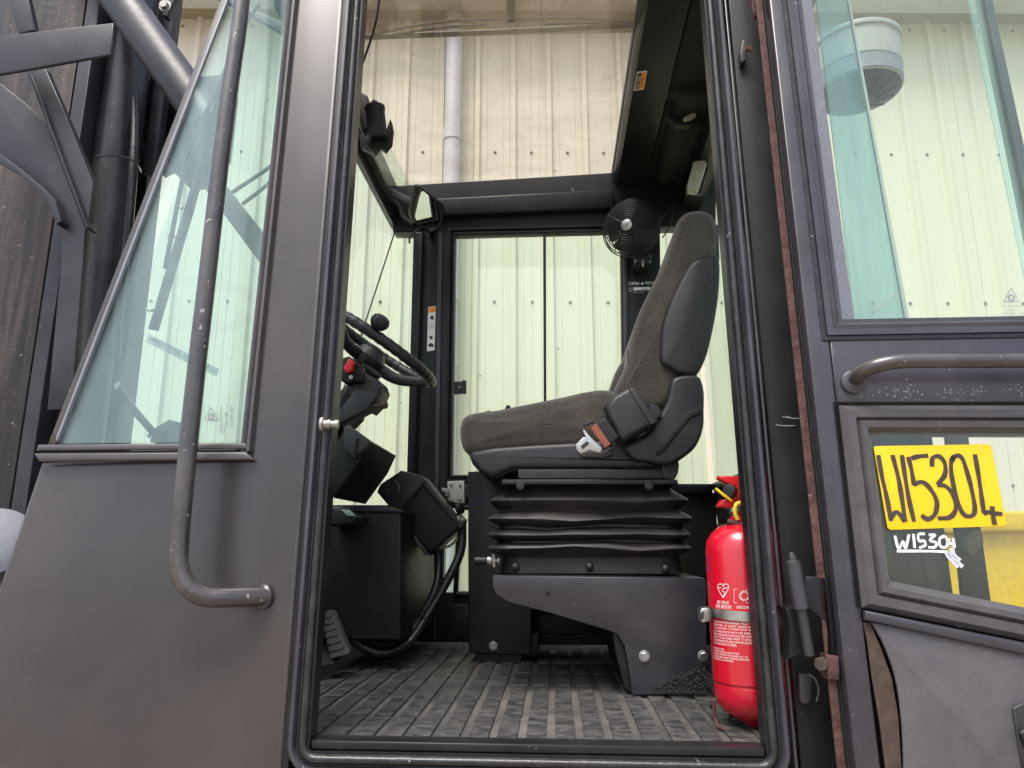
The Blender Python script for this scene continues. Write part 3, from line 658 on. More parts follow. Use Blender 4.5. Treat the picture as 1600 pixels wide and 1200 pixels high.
# ---- front console, column, steering wheel
cy0 = .62
cons = slabm('front_console', [(pts([(505,796), (627,796), (626,1000), (497,1000)], cy0), (0,.5,0), .006)], M['innerdark'], truck)
prism('console_lid', [(505,790), (612,792), (628,800), (505,800)], cy0-.01, .4, M['plastic'], cons, r=.004)
cs = [at(x, y, cy0+.01) for x, y in ((525,982), (560,982), (595,988), (610,992))]
O('console_trim', *tubev(cs, .0075, 8, 3), M['plastic'], cons, smooth=40)
for k in range(5): tag_ = slabm('console_fin', [([V((cons.location.x+.066, cy0+.06+k*.05, at(626,990,cy0).z)), V((cons.location.x+.072, cy0+.06+k*.05, at(626,990,cy0).z)), V((cons.location.x+.072, cy0+.06+k*.05, at(626,812,cy0).z)), V((cons.location.x+.066, cy0+.06+k*.05, at(626,812,cy0).z))], (0,.012,0), .001)], M['plastic'], cons)
dv = prism('dash_unit', [(505,790), (528,792), (558,808), (550,818), (505,822)], .5, .14, M['plastic'], truck, r=.005)
prism('display', [(533,796), (546,797), (555,806), (542,806)], .494, .006, M['screen'], dv, r=.001)
ib = slabm('instrument_box', [(pts([(522,700), (541,668), (577,690), (562,722), (521,778), (508,760)], .5), (0,.3,0), .006)], M['innerdark'], truck)
prism('instrument_face', [(537,668), (545,664), (578,688), (576,697), (553,718), (536,700)], .485, .02, M['plasticg'], ib, r=.004)
prism('face_divider', [(556,682), (559,684), (556,712), (553,710)], .48, .006, M['innerdark'], ib, r=.001)
# column
tube('steering_column', [at(500,700,.6), at(540,640,.58), at(566,600,.56), at(582,578,.55)], .028, M['innerdark'], truck, seg=14)
sw = slabm('column_switch_housing', [(pts([(548,590), (566,580), (592,594), (596,606), (586,628), (574,640), (556,632), (545,612)], .5), (0,.1,0), .008)], M['plastic'], truck)
slabm('switch_bracket', [(pts([(520,655), (556,606), (590,616), (572,640), (530,663)], .49), (0,.06,0), .004)], M['plasticg'], sw)
lathe('column_knob', [(.004,0), (.004,.018), (.009,.02), (.009,.034), (.006,.036), (0,.036)], at(584,635,.49), (.9,-.2,.05), M['card'], sw)
prism('hazard_switch', [(536,575), (545,560), (553,564), (549,580), (541,583)], .46, .02, M['redpl'], sw, r=.003)
slabm('switch_pod', [(pts([(527,560), (545,556), (566,572), (566,596), (540,600), (520,585)], .48), (0,.05,0), .006)], M['innerdark'], sw)
bolt('bolt', at(549,590,.47), .006, M['zinc'], sw, washer=False)
slabm('column_cover', [(pts([(510,690), (520,620), (540,600), (560,612), (558,650), (528,680)], .58), (0,.08,0), .01)], M['innerdark'], truck)
# steering wheel: rim seen nearly edge-on from below
wc_ = at(591,541,.62); nW = V((.54,.02,.83)).normalized(); RW = .172
ux = nW.cross(V((0,1,0))).normalized(); uy = nW.cross(ux)
def wp(a, r=RW, h=0): return wc_ + (ux*math.cos(a)+uy*math.sin(a))*r + nW*h
sw_ = tube('steering_wheel', [wp(2*math.pi*i/72, RW, 0) for i in range(72)], (lambda t: (.0142)+.0006*math.sin(2*math.pi*44*t)), M['plasticg'], truck, closed=True, sm=4, seg=12)
hubc = wc_ - nW*.05
lathe('hub', [(.02,-.03), (.034,-.02), (.045,0), (.047,.012), (.04,.022), (.036,.03), (.033,.034), (0,.036)], hubc, nW, M['plasticg'], sw_)
lathe('horn_cap', [(.028,0), (.028,.006), (.022,.011), (0,.013)], hubc+nW*.034, nW, M['plastic'], sw_)
angr = math.atan2((-uy).dot(V((1,0,0))), (-ux).dot(V((1,0,0))))
best = max(range(360), key=lambda d: wp(math.radians(d)).x); 
for k, off in enumerate((0, 118, 242)):
    a = math.radians(best+off+(8 if k == 0 else 0))
    q0 = hubc + (wp(a)-wc_).normalized()*.03; q1 = wp(a, RW*.55, -.046); q2 = wp(a, RW*.9, -.014); q3 = wp(a, RW*.99, -.002)
    O('spoke', *tubev([q0, q1, q2, q3], (lambda t: .017-.006*t), 12, 5, flat=.6), M['plasticg'], sw_, smooth=50)
kb = wp(math.radians(min(range(360), key=lambda d: (wp(math.radians(d))-at(592,508,.45)).length)), RW, .0)
lathe('spinner_knob', [(.008,0), (.008,.012), (.016,.016), (.023,.026), (.0245,.036), (.02,.046), (.01,.051), (0,.052)], kb, (nW+V((.1,-.3,.1))), M['plastic'], sw_)
# striker bolt on the lock side of the opening
stk = lathe('door_striker', [(.012,0), (.013,.002), (.013,.005), (.0075,.006), (.0075,.012), (.009,.013), (.009,.017), (.0065,.018), (.0065,.024), (.008,.025), (.008,.031), (0,.032)], V((XL-.012,-.022,at(530,666,0).z)), (1,.1,.0), M['zinc'], truck, seg=16)
# pedal
pd = slabm('accelerator_pedal', [([at(500,958,.62), at(517,952,.62), at(545,1022,.52), at(516,1030,.52)], (.0,.02,.014), .003)], M['innerdark'], truck)
for k in range(6):
    t = (k+.8)/7; a = lerp(at(500,958,.62), at(516,1030,.52), t); b = lerp(at(517,952,.62), at(545,1022,.52), t)
    slabm('tread_rib', [([lerp(a,b,.12)+V((0,-.001,0)), lerp(a,b,.88)+V((0,-.001,0)), lerp(a,b,.88)+V((0,-.004,-.006)), lerp(a,b,.12)+V((0,-.004,-.006))], (0,-.003,.001), .001)], M['innerdark'], pd)
slabm('pedal_base', [([at(500,1020,.6), at(530,1030,.55), at(520,1037,.5), at(498,1040,.5)], (0,.03,0), .004)], M['rail'], pd)
# tilting joystick/speaker box with its two hoses
cb = slabm('control_box', [(pts([(628,737), (660,744), (722,822), (672,866), (590,770)], .80), (0,.12,0), .008)], M['innerdark'], truck)
prism('box_cover', [(627,735), (660,743), (665,752), (625,798), (612,796), (589,769), (594,757)], .788, .012, M['plastic'], cb, r=.004)
prism('box_edge', [(620,792), (624,796), (661,752), (723,820), (720,827), (661,758), (630,800)], .792, .006, M['inner'], cb, r=.001)
lathe('speaker', [(.024,0), (.026,.004), (.022,.005), (.02,.002), (0,.002)], at(611,763,.787), (0,-1,0), M['rubber'], cb)
slabm('box_bracket', [(pts([(612,800), (620,798), (660,852), (672,868), (664,868)], .79), (0,.1,0), .002)], M['rail'], truck)
lathe('bracket_screw', [(.006,0), (.006,.003), (0,.005)], at(616,801,.782), (0,-1,0), M['silver'], cb, seg=12)
prism('side_socket', [(718,802), (728,812), (724,826), (714,818)], .84, .04, M['cream_metal'], cb, r=.003)
lathe('knob', [(.012,0), (.016,.004), (.016,.016), (.01,.02), (0,.02)], at(714,796,.84), (1,-.3,.3), M['plastic'], cb, seg=14)
lathe('knob', [(.009,0), (.012,.003), (.012,.012), (0,.014)], at(703,788,.84), (.4,-.3,.9), M['plastic'], cb, seg=14)
tube('hose', [at(722,815,.84), at(720,860,.82), at(700,905,.8), at(668,960,.78), at(640,1002,.74), at(600,1020,.7), at(566,1010,.68), at(543,990,.66)], .0125, M['rubber'], truck, seg=12)
tube('hose', [at(684,860,.86), at(686,880,.85), at(682,915,.82), at(664,955,.8), at(640,988,.78), at(610,1008,.75), at(580,1004,.72), at(565,992,.7)], .012, M['rubber'], truck, seg=12)
tube('cable', [at(716,806,.83), at(716,836,.83), at(704,852,.84), at(690,856,.85)], .004, M['lamp'], truck, seg=8)
for (x, y, X2, Y2, q) in ((636,990,646,998,.755), (655,962,664,967,.78), (568,1008,575,998,.68)):
    tube('hose_tie', [at(x,y,q-.014), at(x+3,y-2,q-.02), at(X2,Y2,q-.016)], .003, M['plastic'], truck, seg=6)
# upright box beyond the seat
ub = slabm('battery_cover', [(pts([(731,737), (836,733), (830,1024), (732,1021)], .78), (0,.3,0), .004)], M['inner'], truck)
prism('cover_flange', [(820,990), (842,988), (840,1024), (820,1026)], .80, .2, M['innerdark'], ub, r=.002)
prism('cover_foot', [(747,1022), (815,1024), (812,1036), (742,1034)], .79, .2, M['innerdark'], ub)
bolt('bolt', at(771,1009,.778), .0085, M['zinc'], ub, h=.006)
# tray under the seat (in the dark)
tr = slabm('under_seat_tray', [(pts([(838,962), (935,962), (925,996), (845,996)], .9), (0,.03,0), .003)], M['innerdark'], truck)
tube('tray_handle', [at(842,985,.88), at(848,994,.88), at(920,994,.88), at(928,984,.88)], .003, M['rail'], tr, seg=8, sm=2)
slabm('rear_bulkhead', [(pts([(832,900), (1120,900), (1120,1008), (832,1008)], .98), (0,.02,0), 0)], M['innerdark'], truck)

# ============================================================ floor mat
zm = ZS+.004
matt = thing('floor_mat', 'dusty black rubber mat moulded in rows of oblong pads covering the cab floor', 'floor mat', (0,.5,zm))
xa = XL-.16; xb = rb.x+.03
slabm('mat_base', [([V((xa,.03,ZS-.009)), V((xb,.03,ZS-.009)), V((xb,1.19,ZS-.009)), V((xa,1.19,ZS-.009))], (0,0,.011), .002)], M['mat'], matt)
slabm('mat_border', [([V((XL+.003,.012,ZS+.0155)), V((XR-.003,.012,ZS+.0155)), V((XR-.003,.030,ZS+.006)), V((XL+.003,.030,ZS+.006))], (0,0,-.004), 0)], M['rail'], matt)
px_ = .0475; py_ = .147; n0 = None; cnt = 0
x = xa+.012
v, f = rbx(-.0165, .0165, -.069, .069, -.0015, .0025, .0015)
cols = int((xb-xa-.02)/px_)
me = None
for i in range(cols):
    for j in range(8):
        cxp = xa+.012+px_*(i+.5); cyp = .043+py_*(j+.5)
        if j == 7: continue
        if me is None:
            o = O('rubber_pad', [p+V((cxp,cyp,zm)) for p in v], f, M['pad'], matt, smooth=40); me = o.data; base = V((cxp,cyp,o.location.z)); p0 = o
        else:
            o = p0.copy(); C.objects.link(o); o.location = V((cxp, cyp-.5, p0.location.z)) + V((random.uniform(-.0006,.0006), 0, random.uniform(-.0004,.0004)))
            o.rotation_euler = (random.uniform(-.004,.004), random.uniform(-.008,.008), random.uniform(-.006,.006))

# ============================================================ SEAT
SY = .42; SE = .92
seat = thing('operator_seat', 'brown grey fabric driver seat on rubber bellows in the middle of the cab', 'seat', (at(920,900,SY).x, .66, ZS))
cush = prism('seat_cushion', [(719,666), (725,652), (742,645), (775,641), (800,636), (840,628), (880,620), (915,612), (945,609), (968,616), (985,640), (1000,675), (985,694), (900,699), (800,704), (746,711), (727,706), (719,685)], SY-.0, .48, M['fabric'], seat, r=.024, seg=6, curve=4, smooth=80, dome=.007)
prism('torn_patch', [(752,645), (764,641), (771,644), (764,649), (754,650)], SY+.034, .02, M['belt'], cush, r=.002, label='orange foam showing through a tear in the fabric')
tube('cushion_seam', [at(745,704,SY+.016), at(800,697,SY+.016), at(870,692,SY+.016), at(905,690,SY+.016)], .0022, M['plastic'], cush, seg=6)
back = prism('backrest', [(960,610), (978,570), (985,530), (998,490), (1017,450), (1038,408), (1051,370), (1060,344), (1076,331), (1100,330), (1116,341), (1121,372), (1115,420), (1098,470), (1080,530), (1064,590), (1040,636), (1006,640), (975,628)], SY+.005, .465, M['fabric'], seat, r=.024, seg=6, curve=4, smooth=80, dome=.010)
prism('lumbar_bolster', [(955,612), (960,585), (975,560), (990,548), (1010,580), (1010,630), (975,628)], SY+.12, .32, M['fabric'], back, r=.02, seg=5, curve=4, smooth=80, dome=.01)
tube('backrest_seam', [at(981,548,SY+.02), at(983,580,SY+.013), at(987,612,SY+.012), at(1000,640,SY+.012)], .0018, M['card'], back, seg=6)
tube('backrest_seam', [at(1112,352,SY+.02), at(1100,385,SY+.012), at(1092,404,SY+.011)], .002, M['lamp'], back, seg=6)
prism('upper_backshell', [(1114,348), (1123,352), (1125,405), (1121,412), (1093,408), (1100,385)], SY+.025, .43, M['plasticg'], seat, r=.01, curve=0, smooth=60)
prism('backshell', [(1090,404), (1110,401), (1124,405), (1124,450), (1119,490), (1111,530), (1102,562), (1088,586), (1066,586), (1046,576), (1032,566), (1031,540), (1034,508), (1045,474), (1062,438), (1076,414)], SY-.015, .49, M['plasticg'], seat, r=.014, seg=5, curve=3, smooth=70, dome=.006)
prism('shell_undercut', [(1037,560), (1095,560), (1088,592), (1045,590)], SY+.02, .42, M['plastic'], seat, r=.01)
side2 = prism('recliner_cover', [(1054,590), (1080,586), (1094,591), (1100,612), (1100,640), (1099,668), (1089,695), (1071,713), (1045,726), (1010,722), (990,718), (975,700), (985,690), (1010,678), (1028,652), (1042,628), (1046,606)], SY-.03, .08, M['plasticg'], seat, r=.010, seg=5, curve=3, smooth=70)
prism('cover_recess', [(1072,645), (1096,640), (1095,648), (1078,655), (1040,702), (1028,712), (1026,704), (1050,676)], SY-.033, .012, M['innerdark'], side2, r=.002, curve=2)
prism('seat_side_valance', [(733,712), (738,704), (775,698), (830,694), (905,690), (975,684), (1000,690), (1040,716), (1045,728), (1000,733), (800,733), (770,746), (750,738), (738,725)], SY, .5, M['plasticg'], seat, r=.014, seg=4, curve=0, smooth=60)
prism('seat_pan', [(738,712), (1040,712), (1050,728), (1030,736), (800,738), (776,748), (752,738), (740,724)], SY+.012, .48, M['plastic'], seat, r=.01, smooth=60)
prism('rubber_flap', [(1036,722), (1056,716), (1061,728), (1055,748), (1036,746)], SY-.005, .1, M['lining'], seat, r=.004, curve=2)
sr = prism('slide_rail', [(809,733), (1034,733), (1036,748), (810,748)], SY+.005, .03, M['rail'], seat, r=.002)
for q in ((822,740,2), (841,740,3), (850,740,1.5), (860,740,3), (948,741,4)):
    prism('rail_slot', [(q[0]-q[2],q[1]-q[2]*.9), (q[0]+q[2],q[1]-q[2]*.9), (q[0]+q[2],q[1]+q[2]*.9), (q[0]-q[2],q[1]+q[2]*.9)], SY+.0035, .003, M['blackink'], sr)
for k, ch in enumerate('566'): letpx(ch, 893+k*11, 744.5, 7, 9, SY+.004, M['blackink'], sr)
plt = prism('suspension_top_plate', [(785,749), (1058,749), (1060,757), (783,757)], SY-.012, .5, M['plastic'], seat, r=.003)
for q in (813, 1014): bolt('bolt', at(q,759,SY-.016), .007, M['rail'], plt, washer=True)
# bellows: stacked rounded-rectangle rings
def ring(px0, px1, py, dep):
    a = at(px0, py, SY+.02).x; b = at(px1, py, SY+.02).x; z = at(920, py, SY).z
    y0 = SY+.03-dep; y1 = SY+.47+dep; rr = .05; P = []
    for (cx, cyy, a0) in ((a+rr, y0+rr, 180), (b-rr, y0+rr, 270), (b-rr, y1-rr, 0), (a+rr, y1-rr, 90)):
        for k in range(7): t = math.radians(a0+k*15); P.append((cx+rr*math.cos(t), cyy+rr*math.sin(t), z, t))
    out = []
    n = len(P)
    for i, p in enumerate(P): out.append(V((p[0], p[1], p[2])))
    # extra points along the near edge for a soft sag
    return out
prof = [(792,1052,755,-.01), (786,1056,762,-.004), (765,1078,777,.022), (763,1080,781,.024), (766,1078,784,.022), (777,1068,793,.004), (777,1070,797,.002), (762,1084,806,.024), (760,1086,810,.027), (763,1084,813,.024), (777,1072,821,.003), (776,1074,824,.003), (762,1082,832,.024), (760,1084,836,.027), (764,1082,839,.024), (776,1072,846,.003), (774,1072,848,.003), (762,1082,853,.026), (759,1085,857,.029), (763,1083,860,.025), (784,1066,870,.004), (783,1068,874,.002), (780,1070,890,.006), (780,1072,897,.006)]
vv = []; ff = []
for k, q in enumerate(prof):
    rg = ring(*q); n = len(rg); rg2 = []
    for i, p in enumerate(rg):
        rg2.append(p)
        if i == 13 or i == 27 or i == 6 or i == 20:
            nx = rg[(i+1) % n]
            for t in (.2, .4, .6, .8):
                m = p.lerp(nx, t); wob = .0035*math.sin(t*5+k*.35)+.0025*math.sin(t*9+k*.9); rg2.append(V((m.x, m.y, m.z+(wob if 2 < k < 20 else 0))))
    base_ = len(vv); m_ = len(rg2); vv += rg2
    if k:
        for i in range(m_): a = base_-m_+i; b = base_-m_+(i+1) % m_; ff.append((a, b, b+m_, a+m_))
ff.append(tuple(range(m_))); ff.append(tuple(len(vv)-m_+i for i in range(m_)))
bel = O('bellows', vv, ff, M['bellows'], seat, smooth=38)
for q in (805, 921, 1040): lathe('rivet', [(.0095,0), (.0085,.004), (.004,.007), (0,.0075)], at(q,886 if q != 1040 else 889,SY+.022), (0,-1,0), M['plastic'], bel, seg=16)
hd = tube('height_handle', [at(742,876,SY+.05), at(762,876,SY+.05)], .0095, M['plastic'], seat, sm=0, seg=14)
lathe('handle_collar', [(.0,0), (.011,0), (.011,.01), (.006,.011), (.006,.022), (.012,.023), (.012,.028), (0,.028)], at(762,876,SY+.05), (1,0,0), M['zinc'], hd, seg=16)
tube('handle_link', [at(771,866,SY+.05), at(772,886,SY+.05)], .006, M['zinc'], hd, sm=0, seg=10)
# seat mounting: bent plate with a tapered side
BY = SY-.04
mnt = prism('mounting_plate', [(770,900), (1100,903), (1104,910), (1104,1082), (988,1086), (984,1055), (976,1010), (966,992), (950,985), (860,958), (795,941), (776,930), (770,918)], BY, .006, M['pedestal'], seat, r=.002, label='satin black bent plate with scuffed paint and a muddy foot')
slabm('mounting_shelf', [([at(771,899,BY)+V((0,.004,0)), at(1102,903,BY)+V((0,.004,0)), at(1102,903,BY)+V((0,.52,0)), at(771,899,BY)+V((0,.52,0))], (0,0,-.008), .002)], M['inner'], seat)
prism('mounting_leg', [(957,984), (970,990), (980,1012), (986,1060), (990,1086), (975,1072), (962,1020)], BY+.012, .42, M['innerdark'], seat, r=.002)
bolt('bolt', at(1007,1025,BY), .0085, M['silver'], seat, h=.006); bolt('bolt', at(1099,1025,BY), .0085, M['silver'], seat, h=.006)
prism('small_bolt_dimple', [(856+4*math.cos(a), 926+4*math.sin(a)) for a in [i*math.pi/5 for i in range(10)]], BY-.002, .003, M['inner'], mnt, r=.0008)
# dried mud at the foot
g = G()
for k in range(420):
    u = random.random(); x = 1020+u*84; y = 1083-random.random()**1.7*(8+38*u); r_ = random.uniform(.001,.0038)
    g.add(lathev([(r_*.7,-r_*.5), (r_,0), (r_*.6,r_*.6), (0,r_*.7)], at(x, y, BY-.001), (random.uniform(-.4,.4),-1,random.uniform(-.4,.4)), 6))
g.make('dried_mud', M['mud'], seat, smooth=30, kind='stuff')
# belt reel, webbing guide and tongue
rl = prism('belt_reel_cover', [(945,634), (960,618), (980,607), (992,606), (1000,618), (1028,658), (1024,664), (984,684), (975,690), (966,683)], SY-.085, .07, M['plasticg'], seat, r=.012, seg=4, smooth=60)
prism('cover_band', [(982,608), (992,605.5), (1001,618), (1029,659), (1016,665)], SY-.088, .072, M['plasticg'], rl, r=.004)
prism('reel_bracket', [(1004,624), (1028,634), (1036,646), (1020,660), (1002,640)], SY-.05, .02, M['rail'], rl, r=.003)
bolt('bolt', at(1008,631,SY-.055), .0075, M['rail'], rl, axis=(.3,-1,.1))
gd = prism('webbing_guide', [(930,663), (945,652), (968,682), (953,695)], SY-.082, .016, M['plastic'], seat, r=.003)
for k in range(5):
    t = k*3.0; prism('guide_slot', [(938+t*.9,662+t*1.1-2), (944+t*.9,658+t*1.1-2), (945+t*.9,659.5+t*1.1-2), (939+t*.9,663.5+t*1.1-2)], SY-.0832, .002, M['blackink'], gd)
bk = slabm('tongue_holder', [(pts([(911,662), (915,666), (926,659), (955,697), (943,706), (940,712), (948,708), (956,700), (955,694), (927,657), (922,658)], SY-.09), (0,.014,0), .001)], M['plasticg'], seat)
prism('webbing', [(923,669), (931,661), (954,694), (945,700)], SY-.093, .006, M['belt'], bk, r=.001)
tg_out = [(912,671), (924,684), (941,700), (938,708), (930,706), (922,703), (907,709), (901,703), (900,694), (912,683), (916,683), (911,674)]
tgv = pts(tg_out, SY-.096)
tg = slabm('belt_tongue', [(tgv, (0,.003,0), .0008)], M['silver'], seat)
prism('tongue_slot', [(907,697), (917,689), (921,693), (911,702)], SY-.0975, .002, M['plasticg'], tg, r=.0005)
prism('valance_patch', [(903,706), (955,704), (958,712), (940,716), (908,714)], SY-.004, .006, M['rail'], seat, r=.003)
tube('seat_adjuster', [at(792,641,SY+.2), at(795,634,SY+.2)], .006, M['plastic'], seat, sm=0)

# ============================================================ FIRE EXTINGUISHER
EY = .155; ex0 = at(1106,930,EY-.0); er = .064; ec = V((ex0.x+er+.001, EY, 0))
ze0 = at(1130,1138,EY-er*.5).z; ze1 = at(1130,826,EY).z
ext = thing('fire_extinguisher', 'red dry powder fire extinguisher standing at the right edge of the doorway', 'extinguisher', (ec.x, ec.y, ze0))
H = ze1-ze0
cyl = lathe('cylinder', [(0,-.006), (.010,-.004), (.016,.002), (.03,.010), (er-.014,.022), (er-.005,.034), (er-.001,.048), (er-.0015,.066), (er-.003,.0675), (er-.003,.07), (er,.0725), (er,H-.04), (er-.003,H-.022), (er-.012,H-.008), (er-.026,H+.003), (.022,H+.008), (.018,H+.012), (0,H+.012)], (ec.x,ec.y,ze0), (0,0,1), M['red'], ext, seg=64, smooth=30)
g = G()
for k in range(16):
    a = math.radians(-150+k*8+random.uniform(-1,1)); z = ze0+.048+random.uniform(0,.004)
    g.add(obox((ec.x+(er-.004)*math.cos(a), ec.y+(er-.004)*math.sin(a), z), (-.002*math.sin(a),.002*math.cos(a),0), (.002*math.cos(a),.002*math.sin(a),0), (0,0,random.uniform(.0025,.004)), .0007))
g.make('stamped_numbers', M['red'], cyl, kind='stuff')
zt = ze1+.01
lathe('neck', [(.017,0), (.017,.012), (.012,.013), (.012,.02), (0,.02)], (ec.x,ec.y,zt), (0,0,1), M['red'], ext, seg=20)
lathe('valve_body', [(.013,0), (.016,.004), (.016,.014), (.012,.018), (.012,.026), (.016,.03), (0,.03)], (ec.x-.004,ec.y,zt+.016), (0,0,1), M['silver'], ext, seg=16)
hx = ec.x-.012
slabm('squeeze_lever', [([V((hx-.022,ec.y-.012,zt+.086)), V((hx-.024,ec.y-.012,zt+.081)), V((hx-.004,ec.y-.012,zt+.070)), V((hx+.002,ec.y-.012,zt+.042)), V((hx+.03,ec.y-.012,zt+.04)), V((hx+.03,ec.y-.012,zt+.06)), V((hx+.014,ec.y-.012,zt+.085))], (0,.024,0), .003)], M['redpl'], ext)
slabm('carry_handle', [([V((hx-.028,ec.y-.014,zt+.030)), V((hx-.02,ec.y-.014,zt+.042)), V((hx+.03,ec.y-.014,zt+.048)), V((hx+.03,ec.y-.014,zt+.036)), V((hx+.004,ec.y-.014,zt+.026))], (0,.028,0), .004)], M['redpl'], ext)
lathe('gauge', [(.012,0), (.012,.012), (.01,.013), (0,.013)], (hx-.002,ec.y-.012,zt+.058), (-.6,-.8,0), M['plastic'], ext, seg=16)
tube('safety_pin', [V((hx-.032,ec.y-.02,zt+.062)), V((hx-.018,ec.y-.02,zt+.05)), V((hx-.004,ec.y-.018,zt+.04))], .0028, M['yellowpl'], ext, seg=8)
tube('pin_tag', [V((hx+.014,ec.y-.024,zt+.036)), V((hx+.002,ec.y-.026,zt+.032)), V((hx+.0,ec.y-.024,zt+.016)), V((hx+.004,ec.y-.022,zt+.006))], .004, M['yellowpl'], ext, seg=8)
tube('hose_nozzle', [V((hx-.014,ec.y-.016,zt+.002)), V((hx+.01,ec.y-.02,zt-.004)), V((hx+.03,ec.y-.018,zt-.006))], .006, M['rust'], ext, seg=8)
# printing wrapped round the cylinder
def ang(px, z_py):   # angle on the cylinder that shows at column px
    d = ray(px, z_py); ox, oy = CAM.x-ec.x, CAM.y-ec.y; q = er+.0006
    A_ = d.x**2+d.y**2; B_ = 2*(ox*d.x+oy*d.y); C_ = ox*ox+oy*oy-q*q; D_ = max(B_*B_-4*A_*C_, 0); t = (-B_-math.sqrt(D_))/(2*A_)
    p = CAM+d*t; return math.atan2(p.y-ec.y, p.x-ec.x), p.z
def wrap(px, py, w, h):
    a0, z0 = ang(px, py); _, z1 = ang(px, py-h); a1 = a0 + (w/1109*1.29)/er; q = er+.0006
    return lambda u, v: V((ec.x+q*math.cos(a0+(a1-a0)*u), ec.y+q*math.sin(a0+(a1-a0)*u), z0+(z1-z0)*v))
def ext_text(s, px, py, w, h): lettering(s, None, None, None, M['white'], cyl, mp=wrap(px, py, w, h))
ext_text('BS EN3', 1121, 943, 20, 5); ext_text('KM 583518', 1119, 949.5, 27, 5.5); ext_text('0029', 1151, 951, 17, 4.5)
for i, (s, w) in enumerate((('THIS EXTINGUISHER MUST BE', 66), ('SERVICED AT LEAST ONCE A YEAR BY', 80), ('A QUALIFIED COMPETENT PERSON', 76), ('ACCORDANCE WITH BS 5306 ON', 70), ('RECHARGING SHOULD BE CARRIED', 74), ('OUT TO BS 5306 PART 9 ONLY USE', 76), ('COMPONENTS RECOMMENDED BY', 72), ('THE MANUFACTURER.', 44))):
    ext_text(s, 1115.5, 972+i*4.75, w, 3.2)
for i, (s, w) in enumerate((('MADE OF IT STEEL', 24), ('POWDERED MONNEX ABC POWDER', 48), ('WORKING TEMPERATURE RANGE -30 C TO', 60), ('THE PRESSURE IN BAR WORKING PRESSURE', 62), ('PROPELLANT GAS NITROGEN', 40))):
    ext_text(s, 1115.5, 1013+i*4.0, w, 2.6)
def ext_stroke(P, w, name='emblem_line'):   # P in px
    v = []; f = []
    W_ = [ang(x, y) for x, y in P]; Q = [(a*er, z) for a, z in W_]
    for i, (a, z) in enumerate(Q):
        b = Q[min(i+1, len(Q)-1)]; c = Q[max(i-1, 0)]; tx, tz = b[0]-c[0], b[1]-c[1]; l = math.hypot(tx, tz) or 1; nx, nz = tz/l*w/2, -tx/l*w/2
        for s_ in (1, -1):
            aa = (a+nx*s_)/er; v.append(V((ec.x+(er+.0007)*math.cos(aa), ec.y+(er+.0007)*math.sin(aa), z+nz*s_)))
        if i: k = 2*i; f.append((k-2, k, k+1, k-1))
    O(name, v, f, M['white'], cyl, fix=False)
hp = [(1130,934), (1125,926), (1121.5,919), (1121.5,915), (1124,912.5), (1127,912.5), (1130,916), (1133,912.5), (1136,912.5), (1138.5,915), (1138,919), (1135,926), (1130,934)]
ext_stroke(hp, .0012); ext_stroke([(1122,918.5), (1138.3,918.5)], .001)
ext_stroke([(1132.5,918.8), (1129,921), (1128.5,923.5), (1132,925.5), (1132,929), (1130,931)], .0011); ext_stroke([(1130,912), (1130,918)], .0008)
ext_stroke([(1147,920.5), (1147,942)], .0006); ext_stroke([(1147,920.5), (1170,920.5)], .0006); ext_stroke([(1147,942), (1170,942)], .0006)
gear = []
for k in range(25):
    a = math.pi*2*k/24; r_ = 8.5 if k % 2 else 5.5; gear.append((1163+r_*math.cos(a), 931+r_*math.sin(a)))
ext_stroke(gear, .0016)
def patch(px, py, w, h, mat, name):
    m = wrap(px, py, w, h); v = [m(u/4, t) for u in range(5) for t in (0, 1)]; O(name, v, [(2*i, 2*i+2, 2*i+3, 2*i+1) for i in range(4)], mat, cyl, fix=False)
patch(1107.2, 894, 3, 24, M['blue'], 'blue_label')
# bracket: bright strap with clip and a bent rod cradle below
eb = thing('extinguisher_bracket', 'bright steel strap and bent wire cradle holding the red extinguisher', 'bracket', (ec.x-er, ec.y, ze0-.02))
zs = at(1125,960,EY-er).z
v = []; f = []; N_ = 33
for k in range(N_):
    a = math.radians(-190+k*180/(N_-1)+10)
    for (q, z) in ((er+.001, -.008), (er+.003, -.008), (er+.003, .008), (er+.001, .008)): v.append(V((ec.x+q*math.cos(a), ec.y+q*math.sin(a), zs+z-.008*k/(N_-1))))
    if k:
        b = 4*k
        for j in range(4): f.append((b-4+j, b-4+(j+1) % 4, b+(j+1) % 4, b+j))
f.append((0,1,2,3)); f.append((b,b+1,b+2,b+3))
stp = O('strap', v, f, M['silver'], eb, smooth=30)
prism('toggle_clip', [(1094,953), (1098,950), (1108,950), (1111,954), (1112,966), (1108,971), (1096,973)], EY-.04, .03, M['silver'], eb, r=.002)
prism('clip_slot', [(1096,956), (1100,956), (1100,967), (1096,968)], EY-.042, .004, M['blackink'], eb)
prism('clip_lip', [(1102,953), (1106,953), (1107,969), (1103,970)], EY-.045, .006, M['zinc'], eb, r=.001)
tube('wire_cradle', [V((ec.x-er-.003,ec.y-.01,ze0+.04)), V((ec.x-er-.003,ec.y-.012,ze0+.008)), V((ec.x-er+.006,ec.y-.03,ze0-.002)), V((ec.x-.01,ec.y-.075,ze0-.012)), V((ec.x+.04,ec.y-.09,ze0-.014))], .0032, M['rust'], eb, seg=8, sm=4)
tube('wire_cradle', [V((ec.x-er-.003,ec.y-.01,ze0+.04)), V((ec.x-er+.0,ec.y+.03,ze0+.02)), V((ec.x-er+.01,ec.y+.07,ze0+.02))], .0032, M['rust'], eb, seg=8, sm=4)
